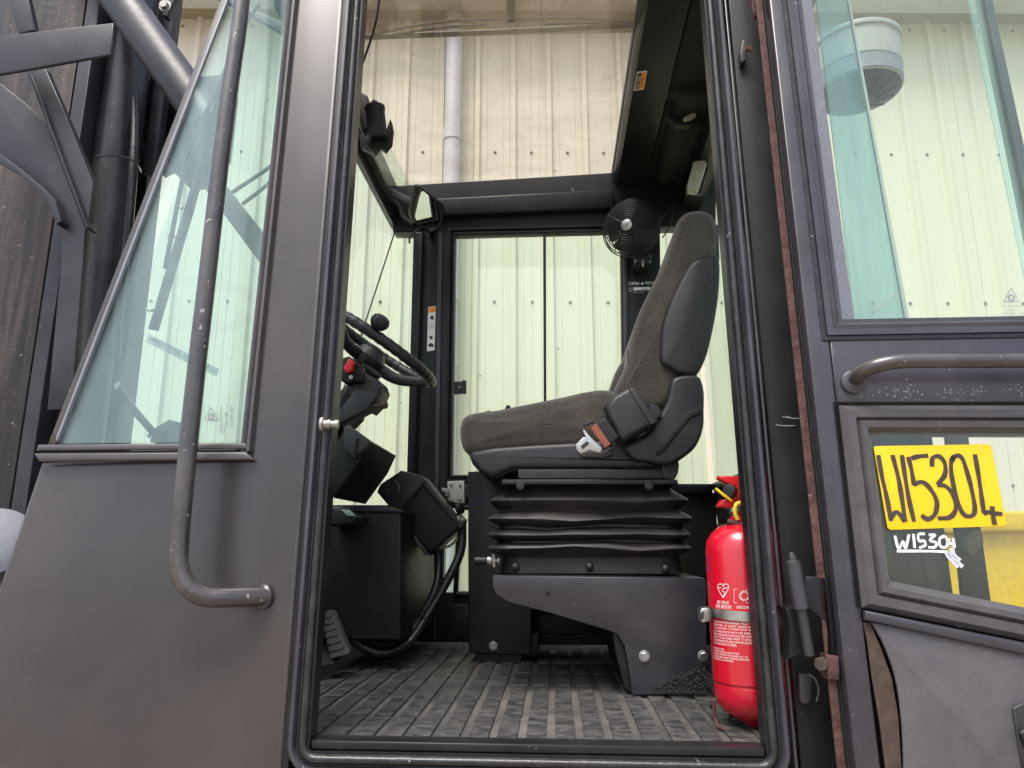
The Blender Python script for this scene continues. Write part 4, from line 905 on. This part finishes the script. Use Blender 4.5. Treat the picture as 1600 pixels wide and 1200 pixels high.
slabm('cradle_plate', [([V((ec.x-er*.4,ec.y+er+.006,ze0-.02)), V((ec.x+er,ec.y+er+.006,ze0-.02)), V((ec.x+er,ec.y+er+.006,zt)), V((ec.x-er*.4,ec.y+er+.006,zt))], (0,.004,0), .001)], M['innerdark'], eb)

# ============================================================ FAN
fy = 1.02; fc = at(986,357,fy); fan = thing('cab_fan', 'small black wire caged fan clamped to the rear pillar above the seat', 'fan', at(1004,400,fy))
fax = V((-.42,-.88,-.12)).normalized(); fx, fyv, fz = frame(fax); FR = .098
def fp_(a, r, h): return fc + (fx*math.cos(a)+fyv*math.sin(a))*r + fax*h
def circ(r, h, n=40): return [fp_(2*math.pi*i/n, r, h) for i in range(n)]
dome = lambda r: .038*(1-(r/FR)**2.4)+.004
for k in range(10):
    r_ = .024+k*(FR-.024)/9; tube('guard_ring', circ(r_, dome(r_)), .0019, M['plastic'], fan, closed=True, sm=1, seg=6)
for k in range(5): tube('rear_guard_ring', circ(FR*(1-.16*k)-.001, -.012-.008*k), .0019, M['plastic'], fan, closed=True, sm=1, seg=6)
for k in range(8):
    a = math.pi*2*k/8+.1; tube('guard_rib', [fp_(a, r_, dome(r_)+.002) for r_ in (.02,.04,.06,.08,.094)]+[fp_(a, FR, -.005), fp_(a, FR*.8, -.025), fp_(a, .03, -.045)], .0014, M['plastic'], fan, seg=6, sm=3)
lathe('hub_badge', [(0,.040), (.017,.040), (.0185,.043), (.0185,.046), (.016,.047), (0,.047)], fc, fax, M['silver'], fan, seg=24)
hb = lathe('badge_mark', [(0,.0472), (.006,.0472), (.006,.0476), (0,.0476)], fc+fx*.001, fax, M['drumgrey'], fan, seg=5)
lathe('motor', [(0,-.075), (.024,-.07), (.026,-.06), (.026,-.02), (.018,-.015), (.018,.0), (0,.0)], fc, fax, M['plastic'], fan, seg=24)
for k in range(5):
    a = math.pi*.4*k+.5; P = [fp_(a, .015, -.004), fp_(a-.55, .06, .004), fp_(a-.35, .084, .007), fp_(a+.45, .084, -.006), fp_(a+.6, .05, -.008)]
    slabm('blade', [(catmull(P, 3, True), fax*.0015, 0)], M['innerdark'], fan)
fb = slabm('fan_clamp', [([at(992,398,fy+.02), at(1008,390,fy+.02), at(1019,398,fy+.02), at(1018,408,fy+.02), at(1008,412,fy+.02), at(993,409,fy+.02)], (0,.1,0), .005)], M['plastic'], fan)
tube('fan_stem', [fc-fax*.05, at(1008,392,fy+.04)], .008, M['plastic'], fan, sm=0)
lathe('clamp_bolt', [(.006,0), (.006,.008), (.0035,.008), (.0035,.022), (0,.023)], at(1004,408,fy+.02), (0,-.2,-1), M['zinc'], fb, seg=10)
for q in (994, 1015): lathe('screw', [(.003,0), (.002,.004), (0,.004)], at(q,409,fy+.015), (0,-.6,-1), M['silver'], fb, seg=8)
tube('fan_cable', [fc-fax*.06, at(1030,345,fy+.05), at(1050,322,fy+.05), at(1048,350,fy+.06), at(1035,372,fy+.07)], .0022, M['rubber'], fan, seg=6)

# ============================================================ MIRROR
my = .98; mir = thing('rear_view_mirror', 'black framed rear view mirror tilted on a bracket in the far front corner', 'mirror', at(668,330,my))
mpO = at(668,332,my); mpN = ((at(770,410,1.3)-mpO).normalized()-(mpO-CAM).normalized()).normalized()
def mp_(x, y): return onplane(x, y, mpO, mpN)
mo_ = roundpath([mp_(655,288), mp_(697,322), mp_(688,378), mp_(642,342)], .03, 6, closed=True)
mn = V((0,0,0))
mc = sum(mo_, V((0,0,0)))/len(mo_)
md = -mpN
v1_, f1_ = slab(mo_, md*.02, .006, 4); mh = O('mirror_housing', v1_, f1_, M['plasticg'], mir, smooth=60, fix=True)
mi_ = [mc+(p-mc)*.84-md*.0012 for p in mo_]
# mirror glass tilted to look down and back into the cab
O('mirror_glass', *slab(mi_, md*.001), M['mirror'], mh)
slabm('mirror_bracket', [([at(598,288,my+.02), at(612,294,my+.02), at(650,312,my+.02), at(648,320,my+.02), at(618,310,my+.02), at(602,300,my+.02)], (0,.01,0), .002)], M['rail'], mir)
tube('bracket_arm', [at(611,312,my+.03), at(622,320,my+.03), at(632,340,my+.03), at(645,350,my+.03)], .006, M['inner'], mir, seg=8)
tube('hanging_lead', [at(660,352,my+.03), at(646,364,my+.03), at(640,372,my+.03), at(640,380,my+.03)], .0035, M['rail'], mir, seg=8)

# wiper motor at the front header
wm = at(588,190,.52)
wmo = lathe('front_wiper_motor', [(0,-.052), (.022,-.052), (.026,-.047), (.026,.03), (.028,.034), (.028,.042), (.024,.045), (.01,.046), (.007,.052), (.009,.058), (0,.06)], wm, (-.12,-.1,1), M['plastic'], truck, seg=28)
prism('motor_mount', [(562,143), (574,150), (578,200), (566,205), (562,190)], .54, .03, M['innerdark'], wmo, r=.003)
prism('gear_housing', [(574,210), (600,214), (610,185), (613,200), (610,222), (600,233), (592,228), (582,236), (572,226)], .53, .03, M['innerdark'], wmo, r=.004)
prism('motor_bracket', [(560,208), (576,215), (590,235), (584,240), (564,230)], .55, .02, M['rail'], wmo, r=.002)
LEAN = .049
# ============================================================ right-hand side: jamb, hinge, lift rod
slabm('jamb_bead', [([V((XR+.040,-.004,ZB)), V((XR+.045,-.004,ZB)), V((XR+.045,-.004,ZT)), V((XR+.040,-.004,ZT))], (0,.03,0), .002)], M['pillar'], truck)
xh0 = Xv(1198); xh1 = Xv(1285)
slabm('rear_pillar', [([V((xh0,.012,ZB)), V((Xv(1290),.012,ZB)), V((Xv(1290),.012,ZT)), V((xh0,.012,ZT))], (0,.08,0), .003)], M['innerdark'], truck)
rp = slabm('gutter_rod', [([V((Xv(1245,-.055),-.055,ZB)), V((Xv(1257,-.055),-.055,ZB)), V((Xv(1257,-.055),-.055,ZT)), V((Xv(1245,-.055),-.055,ZT))], (0,.006,0), .002)], M['rust'], truck, label='rust red bar running up beside the open door')
slabm('hook_plate', [(pts([(1160,62), (1166,60), (1167,92), (1158,98), (1156,82)], -.005), (0,.015,0), .002)], M['rail'], truck)
bolt('bolt', at(1168,78,-.006), .007, M['rust'], truck, axis=(.4,-1,0), washer=False)
slabm('hose_clip', [(pts([(1175,-5), (1196,-5), (1193,12), (1186,22), (1180,26), (1176,14)], -.036), (0,.014,0), .003)], M['rust'], truck)
# hinge
hg = slabm('door_hinge', [(pts([(1258,901), (1294,901), (1301,940), (1306,1000), (1306,1032), (1292,1034), (1290,985), (1288,972), (1272,958), (1262,951), (1258,951)], -.055), (0,.01,0), .002)], M['mastdk'], truck)
lathe('hinge_barrel', [(.0,0), (.0115,0), (.0115,.063), (0,.063)], at(1252,951,-.06), (-.08,0,1), M['pillar'], hg, seg=20)
lathe('hinge_pin', [(.0,-.068), (.0075,-.066), (.0075,.062), (.011,.063), (.011,.068), (.006,.071), (.006,.076), (.003,.082), (0,.083)], at(1252,951,-.06), (-.08,0,1), M['rail'], hg, seg=16)
slabm('hinge_leaf', [(pts([(1228,950), (1246,948), (1246,965), (1262,1012), (1258,1020), (1232,1030), (1234,975)], -.04), (0,.05,0), .002)], M['innerdark'], hg)
rb_ = slabm('rod_bracket', [(pts([(1291,1023), (1312,1026), (1313,1064), (1294,1062)], -.062), (0,.03,0), .003)], M['rust'], truck)
bolt('bolt', at(1284,1036,-.05), .010, M['card'], rb_, axis=(-.5,-1,0), washer=False, h=.012)
slabm('striker_bracket', [(pts([(1248,1052), (1262,1052), (1270,1062), (1268,1098), (1258,1104), (1250,1096)], -.004), (0,.016,0), .004)], M['rail'], truck)
tube('retaining_wire', [at(1264,1054,-.012), at(1274,1062,-.012), at(1279,1078,-.012), at(1276,1096,-.012)], .0012, M['silver'], truck, seg=6)
for k, (a, b, c, d) in enumerate(((1222,651,1250,654), (1212,664,1242,665), (1228,650,1236,652))):
    tube('paint_scratch', [at(a,b,.0118), at((a+c)/2,(b+d)/2+1,.0118), at(c,d,.0118)], .0007, M['drumtop'], truck, seg=4)

# ---- DOOR (opened flat back, its inner face towards us)
DY = -.075
def D(px, py): return at(px, py, DY)
dxl = Xv(1270, DY); dxs = Xv(1304, DY); dxr = .95
zA = ZT; zB = D(1400,529).z; zC = D(1400,632).z; zE = D(1345,950).z
door = slabm('door', [
    ([V((dxl,DY,ZB)), V((dxs,DY,ZB)), V((dxs,DY,zC)), V((dxs,DY,zB)), V((Xv(1299,DY)+.0,DY,zB)), V((Xv(1299,DY),DY,ZT)), V((dxl,DY,ZT))], (0,.028,0), .004),
    ([V((dxs+.0005,DY,zC)), V((dxr,DY,zC)), V((dxr,DY,zB)), V((dxs+.0005,DY,zB))], (0,.028,0), .004)], M['pillar'], truck, label='black door opened back, inner face and both windows towards us')
slabm('door_edge', [([V((dxl-.0005,DY+.0285,ZB)), V((dxl+.006,DY+.0285,ZB)), V((dxl+.006,DY+.0285,ZT)), V((dxl-.0005,DY+.0285,ZT))], (0,.02,0), .001)], M['lining'], door)
# upper window: gasket, frame steps, frit border, pane
uz = D(1340,511).z; ux0 = 0
wpth = [V((Xv(1300,DY),DY,ZT)), V((Xv(1300,DY),DY,zB+.006)), V((dxr,DY,zB+.006))]
uw = fsweep('upper_window_gasket', wpth, [(.0,.012), (.0,-.002), (.007,-.002), (.012,.004), (.016,.012)], M['rubber'], door)
fsweep('upper_window_frame', wpth, [(-.0005,.016), (-.0005,-.006), (-.010,-.006), (-.012,-.002), (-.018,-.004), (-.024,.004), (-.030,.004), (-.030,.016)], M['pillar'], door)
ug = slabm('upper_pane', [([V((Xv(1300,DY)+.024,DY+.008,ZT)), V((Xv(1300,DY)+.024,DY+.008,zB+.012)), V((dxr,DY+.008,zB+.012)), V((dxr,DY+.008,ZT))], (0,.005,0), 0)], M['glass'], door, smooth=None)
slabm('frit_border', [([V((Xv(1300,DY)+.03,DY+.006,ZT)), V((Xv(1300,DY)+.03,DY+.006,uz)), V((Xv(1300,DY)+.05,DY+.006,uz)), V((Xv(1300,DY)+.05,DY+.006,ZT))], (0,.0015,0), 0)], M['frit'], ug)
maker(1580,462,12,DY+.0065,ug)
for t, x, y, w, h in (("www.auto.uk", 1567, 480, 31, 4.2), ("07-1100-NA", 1571, 486, 22, 3.2), ("E9 ER - 001411", 1565, 491.5, 45, 4), ("101 RD ASS SAE M10M", 1566, 496.5, 46, 3.4), ("AS 11", 1581, 501, 12, 3)):
    letpx(t, x, y, w, h, DY+.006, M['drumgrey'], ug, mirror=True, name='glass_mark')
# lower window with its ribbed rubber surround
LO = [(1310,634), (1345,948), (1640,1012), (1640,634)]
lp = [D(*LO[0]), D(1346,949), D(1760,1033), D(1760,634)]
lwin = fsweep('lower_window_gasket', [lp[0], lp[1], lp[2], lp[3]], [(0,.03), (0,-.002), (-.008,-.012), (-.020,-.012), (-.023,-.006), (-.028,-.013), (-.036,-.012), (-.042,-.002), (-.046,.004), (-.046,.03)], M['frame'], door, closed=True, side=1)
slabm('lower_pane', [([D(1322,645), D(1356,945), D(1760,1026), D(1760,645)], (0,.005,0), 0)], M['glassl'], lwin, smooth=None)
fsweep('window_recess_lip', [lp[1]+V((-.003,0,-.001)), lp[0]+V((-.003,0,.002)), lp[3]+V((0,0,.002))], [(-.001,.0), (.004,-.003), (.004,.001), (-.001,.004)], M['inner'], door, side=-1)
slabm('lower_rail', [([D(1346,952), D(1660,1016), D(1660,1036), D(1347,968)], (0,-.012,0), .004), ], M['pillar'], door)
trim = slabm('vinyl_trim', [([D(1357,971)]+catmull([D(1360,973), D(1380,1010), D(1397,1060), D(1406,1120), D(1410,1200), D(1412,1330)], 4)+[D(1680,1330), D(1680,1032)], (0,-.006,0), .002)], M['mesh'], door, label='grey perforated vinyl trim, lifting at its left edge')
slabm('backing_board', [([D(1349,972), D(1360,973), D(1376,1010), D(1394,1060), D(1404,1120), D(1409,1200), D(1412,1330), D(1392,1330), D(1384,1200), D(1375,1130), D(1363,1060), D(1355,1000)], (0,.004,0), .001)], M['card'], door)
slabm('door_skin', [([V((dxs+.001,DY+.03,ZB)), V((dxr,DY+.03,ZB)), V((dxr,DY+.03,D(1640,1020).z)), D(1346,956)+V((0,.03,0)), V((dxs+.001,DY+.03,D(1340,956).z))], (0,.006,0), 0)], M['innerdark'], door)
rc = slabm('release_recess', [([D(1576,1104)+V((0,-.004,0)), D(1590,1096)+V((0,-.004,0)), D(1660,1090)+V((0,-.004,0)), D(1660,1210)+V((0,-.004,0)), D(1592,1200)+V((0,-.004,0)), D(1584,1160)+V((0,-.004,0))], (0,-.006,0), .003)], M['plasticg'], door)
slabm('release_lever', [([D(1580,1140)+V((0,-.012,0)), D(1586,1134)+V((0,-.012,0)), D(1660,1130)+V((0,-.012,0)), D(1660,1160)+V((0,-.012,0)), D(1592,1164)+V((0,-.012,0))], (0,-.008,0), .003)], M['plastic'], rc)
# grab handle across the door
gh = tube('door_grab_handle', [D(1335,594), D(1334,590)+V((0,-.02,0)), D(1346,583)+V((0,-.04,0)), D(1372,578)+V((0,-.05,0)), D(1410,576.5)+V((0,-.052,0)), D(1500,576.5)+V((0,-.052,0)), D(1620,576)+V((0,-.052,0)), D(1700,575.5)+V((0,-.052,0))], .0115, M['bar'], door, seg=16)
lathe('handle_boss', [(.019,0), (.019,.006), (.015,.008), (0,.008)], D(1332,598), (0,-1,0), M['pillar'], gh, seg=20)
g = G()
for k in range(110):
    x = random.choice((1340,1400,1420,1480,1530,1590))+random.gauss(0,14); y = 612+random.gauss(0,6); r_ = random.uniform(.0003,.0009)
    if x < 1330: continue
    g.add(([D(x,y)+V((0,-.0012,0))+V((r_*2*math.cos(a), 0, r_*math.sin(a+.5))) for a in (0, 1.3, 2.6, 4, 5.2)], [(0,1,2,3,4)]))
g.make('scuff_marks', M['drumtop'], door, fix=False, kind='stuff')

# ---- yellow card taped on the lower window and writing on the glass
SYc = DY-.004
card = thing('yellow_number_card', 'yellow card with a hand drawn stock number stuck on the door window', 'sign', at(1470,828,SYc))
cdm = prism('card', [(1365,699), (1368,697), (1545,694), (1549,697), (1573,819), (1570,822), (1391,828), (1387,825)], SYc, .0018, M['yellow'], card, r=.0003)
digits = {'w': [[(1372,711), (1378,745), (1386,780), (1392,814)], [(1390,811), (1401,800), (1414,815)], [(1394,711), (1403,745), (1409,780), (1414,815)]],
          'one': [[(1409,711), (1414,745), (1420,780), (1428,815)]],
          'five': [[(1424,716), (1436,713), (1450,712)], [(1419,714), (1424,735), (1428,758)], [(1427,757), (1440,753), (1452,762), (1463,782), (1461,802), (1450,811), (1439,805)]],
          'three': [[(1456,729), (1457,716), (1467,713), (1476,724), (1476,742), (1464,757)], [(1464,757), (1478,760), (1490,775), (1493,795), (1484,808), (1465,810)]],
          'zero': [[(1491,712), (1486,722), (1487,745), (1495,780), (1505,803), (1518,806), (1523,795), (1518,765), (1510,735), (1503,716), (1494,712), (1487,720)]],
          'four': [[(1523,710), (1529,745), (1534,780), (1537,802)], [(1536,802), (1545,800), (1552,802), (1566,803)], [(1550,791), (1551,805), (1554,820)]]}
for k, L_ in digits.items(): strokes('drawn_digit' if k != 'w' else 'drawn_letter', L_, .0066, SYc, M['ink'], card, dy=-.0006)
GY = DY-.0022
S2 = [[[(1398,837), (1404,857), (1411,846), (1415,857), (1420,835)]], [[(1427,834), (1429,856)]], [[(1445,834), (1435,835), (1436,845), (1444,845), (1445,852), (1436,856)]],
      [[(1451,836), (1461,836), (1453,844), (1463,848), (1460,855), (1450,855)]], [[(1476,837), (1468,842), (1469,853), (1477,855), (1481,846), (1476,837)]], [[(1482,841), (1483,849), (1492,848)], [(1489,841), (1491,856)]], [[(1401,861), (1440,861), (1480,862)]]]
for L_ in S2: strokes('window_writing', L_, .0038, DY-.0, M['wht'], lwin)
for L_ in [[[(1478,862), (1484,872), (1492,880), (1498,886)]], [[(1482,864), (1492,874), (1504,886)]], [[(1486,856), (1490,866), (1500,876)]]]: strokes('paint_smear', L_, .006, DY, M['pipe'], lwin)

LEAN = 0.0
# ---- seen through the door windows: corner glass with reflections painted in, rear post, lower body, air cleaner
GYs = .16
sg = slabm('side_quarter_glass', [(pts([(1262,-160), (1300,-160), (1326,0), (1424,528), (1430,575), (1345,575), (1276,0)], GYs), (0,.006,0), 0)], M['glassb'], truck, smooth=None)  # rear corner glass; its blue also stands in for reflections
slabm('glass_edge', [(pts([(1325,0), (1328,0), (1426,528), (1420,528), (1297,-160), (1300,-160)][0:4], GYs-.003), (0,.008,0), 0)], M['pipe'], sg)
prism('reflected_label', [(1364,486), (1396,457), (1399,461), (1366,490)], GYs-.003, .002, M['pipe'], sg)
slabm('rear_post_glass', [(pts([(1488,-150), (1512,-150), (1537,0), (1640,520), (1620,520), (1514,0)], GYs), (0,.006,0), 0)], M['glassq'], truck, smooth=None)  # second glass strip, reflections likewise put into its tint
slabm('rear_corner_post', [(pts([(1508,-150), (1524,-150), (1552,0), (1660,500), (1640,500), (1538,0)], GYs-.01), (0,.03,0), .003)], M['pillar'], truck)
slabm('lower_side_panel', [(pts([(1300,640), (1452,640), (1492,940), (1500,1010), (1345,1010)], .3), (0,.1,0), .005)], M['innerdark'], truck)
slabm('lower_side_edge', [(pts([(1300,640), (1360,640), (1396,930), (1400,1000), (1345,1000)], .28), (0,.015,0), .002)], M['pillar'], truck)
slabm('body_post', [(pts([(1474,640), (1508,640), (1552,960), (1560,1020), (1512,1020)], .45), (0,.012,0), .003)], M['inner'], truck)
slabm('post_bracket', [(pts([(1510,845), (1524,828), (1536,832), (1538,850), (1520,872), (1510,862)], .43), (0,.02,0), .004)], M['card'], truck)
ac = at(1334,82,1.1)
pc = lathe('air_precleaner', [(0,-.165), (.136,-.165), (.141,-.16), (.143,-.105), (.147,-.1), (.149,-.02), (.149,-.0), (.156,.002), (.158,.01), (.156,.018), (.148,.022), (.09,.06), (0,.07)], ac, (0,0,1), M['drumtop'], truck, seg=48)
lathe('precleaner_band', [(.1,-.163), (.1375,-.163), (.1435,-.158), (.1445,-.104), (.1,-.104)], ac, (0,0,1), M['drumgrey'], pc, seg=48)
lathe('precleaner_underside', [(0,-.2), (.05,-.2), (.125,-.172), (.1365,-.1665), (.136,-.160), (0,-.160)], ac, (0,0,1), M['mastdk'], pc, seg=48)
for k in range(14):
    a = math.pi*2*k/14; slabm('vane', [([ac+V((.05*math.cos(a), .05*math.sin(a), -.2012)), ac+V((.123*math.cos(a), .123*math.sin(a), -.1745)), ac+V((.123*math.cos(a+.03), .123*math.sin(a+.03), -.1745)), ac+V((.05*math.cos(a+.06), .05*math.sin(a+.06), -.2012))], (0,0,-.004), 0)], M['mast'], pc)
LEAN = .049
# ---- grab rail on the front corner
gb = tube('grab_rail', [at(385,-160,-.07), at(378,0,-.07), at(358,150,-.07), at(338,310,-.07), at(322,450,-.07), at(309,560,-.07), at(296,680,-.07), at(285,790,-.07), at(280,850,-.07), at(280,885,-.07), at(292,915,-.068), at(318,932,-.06), at(350,934,-.045), at(385,933,-.024), at(418,932,.0)], .0150, M['bar'], truck, seg=20, sm=6)
lathe('rail_weld', [(.021,0), (.0205,.004), (.017,.007), (0,.008)], at(411,932,.0)+V((0,0,0)), (-.4,-1,0), M['pillar'], gb, seg=20)
for (x0, y0, x1, y1) in ((106,774,128,822), (172,890,214,962)):
    tube('panel_scratch', [at(x0,y0,-.0), at(x1,y1,-.0)], .0005, M['pillar'], side, sm=0, seg=4)

LEAN = 0.0
# ============================================================ MAST and front structure
def ms(name, l, Y, th, mat='mast', r=.004, par=None, **k): return prism(name, l, Y, th, M[mat], par or truck, r=r, **k)
def vx(px, Y): return Xv2(px, Y)
def X4(px, Y): return at(px, 400, Y).x
def vpost(name, px0, px1, Y, th, mat, r=.003, zt=3.9, zb=.4, **k):
    return slabm(name, [([V((X4(px0,Y),Y,zb)), V((X4(px1,Y),Y,zb)), V((X4(px1,Y),Y,zt)), V((X4(px0,Y),Y,zt))], (0,th,0), r)], M[mat], truck, **k)
vpost('mast_rail', -60, 74, .34, .12, 'ruststeel', r=.004, label='worn steel mast rail with rust streaks and flaked paint')
vpost('mast_rail_lip', 76, 98, .33, .13, 'mast')
vpost('mast_channel', 40, 100, .56, .05, 'mastdk')
vpost('mast_channel_web', 96, 134, .50, .05, 'mastdk')
vpost('mast_inner_rail', -200, 215, .75, .08, 'mastdk')
vpost('mast_inner_lip', 60, 110, .64, .06, 'mastdk')
vpost('mast_inner_lip', 150, 178, .60, .05, 'mast')
cyx = (X4(129,.42)+X4(193,.42))/2
lc = O('lift_cylinder', *tubev([V((cyx,.42,.4)), V((cyx,.42,3.9))], (X4(193,.42)-X4(129,.42))/2, 28, 0), M['cyl'], truck, smooth=40)
tube('lift_hose', [at(198,-60,.40), at(205,85,.40), at(211,170,.40), at(209,250,.38), at(203,330,.38), at(196,400,.39), at(186,480,.4), at(180,560,.42)], .011, M['rubber'], truck, seg=10)
tube('cable_tie', [at(150,244,.34), at(175,243,.33), at(200,247,.345), at(215,258,.36), at(221,270,.36)], .0025, M['rubber'], truck, seg=6)
vpost('cylinder_guide', 206, 226, .46, .03, 'mast', zb=at(215,270,.46).z)
# tilted tube running up to the front
tt = tube('tilted_tube', [at(100,-120,.28), at(190,2,.28), at(254,92,.28), at(306,165,.28), at(330,198,.28)], .0475, M['cyl'], truck, sm=0, seg=32)
ms('cross_box', [(228,128), (345,116), (332,222), (312,226), (302,262), (270,268), (252,232), (224,246)], .52, .12, 'mastdk')
ms('cross_box_lip', [(222,226), (262,214), (258,234), (224,244)], .50, .02, 'mast', r=.002)
ms('support_arm', [(296,262), (318,246), (430,388), (432,420), (404,408)], .56, .04, 'mast')
ms('cross_plate', [(330,-10), (345,-10), (440,34), (440,52)], .5, .02, 'mast')
ms('horizontal_beam', [(-40,61), (178,36), (174,86), (-40,124)], .10, .008, 'mast', r=.003, label='flat black cross beam welded across the mast')
ms('diagonal_brace', [(0,-30), (38,-30), (56,48), (30,54)], .16, .02, 'mast')
ms('brace_rear', [(48,116), (72,108), (110,196), (146,284), (138,354)], .17, .02, 'mast', r=.002)
ms('brace_edge', [(44,116), (49,115), (139,356), (134,356)], .16, .03, 'mastdk', r=.001)
gu = ms('gusset_plate', [(-20,126), (2,131), (38,160), (72,192), (134,356), (112,640), (74,640), (97,400), (96,345), (82,312), (30,268), (-20,236)], .20, .02, 'mast', r=.002)
ms('gusset_rib', [(-20,233), (0,241), (30,262), (70,296), (86,312), (96,345), (88,350), (76,318), (30,272), (-20,243)], .175, .04, 'mast', r=.001, par=gu)
# small fittings at the top
bolt('bolt', at(258,10,.36), .012, M['zinc'], truck)
ms('top_clip', [(252,-10), (276,-10), (262,26), (254,24)], .38, .02, 'mast', r=.002)
# silver work lamp dome at the lower left edge
wl2 = lathe('front_light_shell', [(0,-.05), (.03,-.045), (.055,-.03), (.068,0), (.07,.03), (.05,.04), (0,.04)], at(-12,858,.1), (.35,-.75,.45), M['frit'], truck, seg=32)
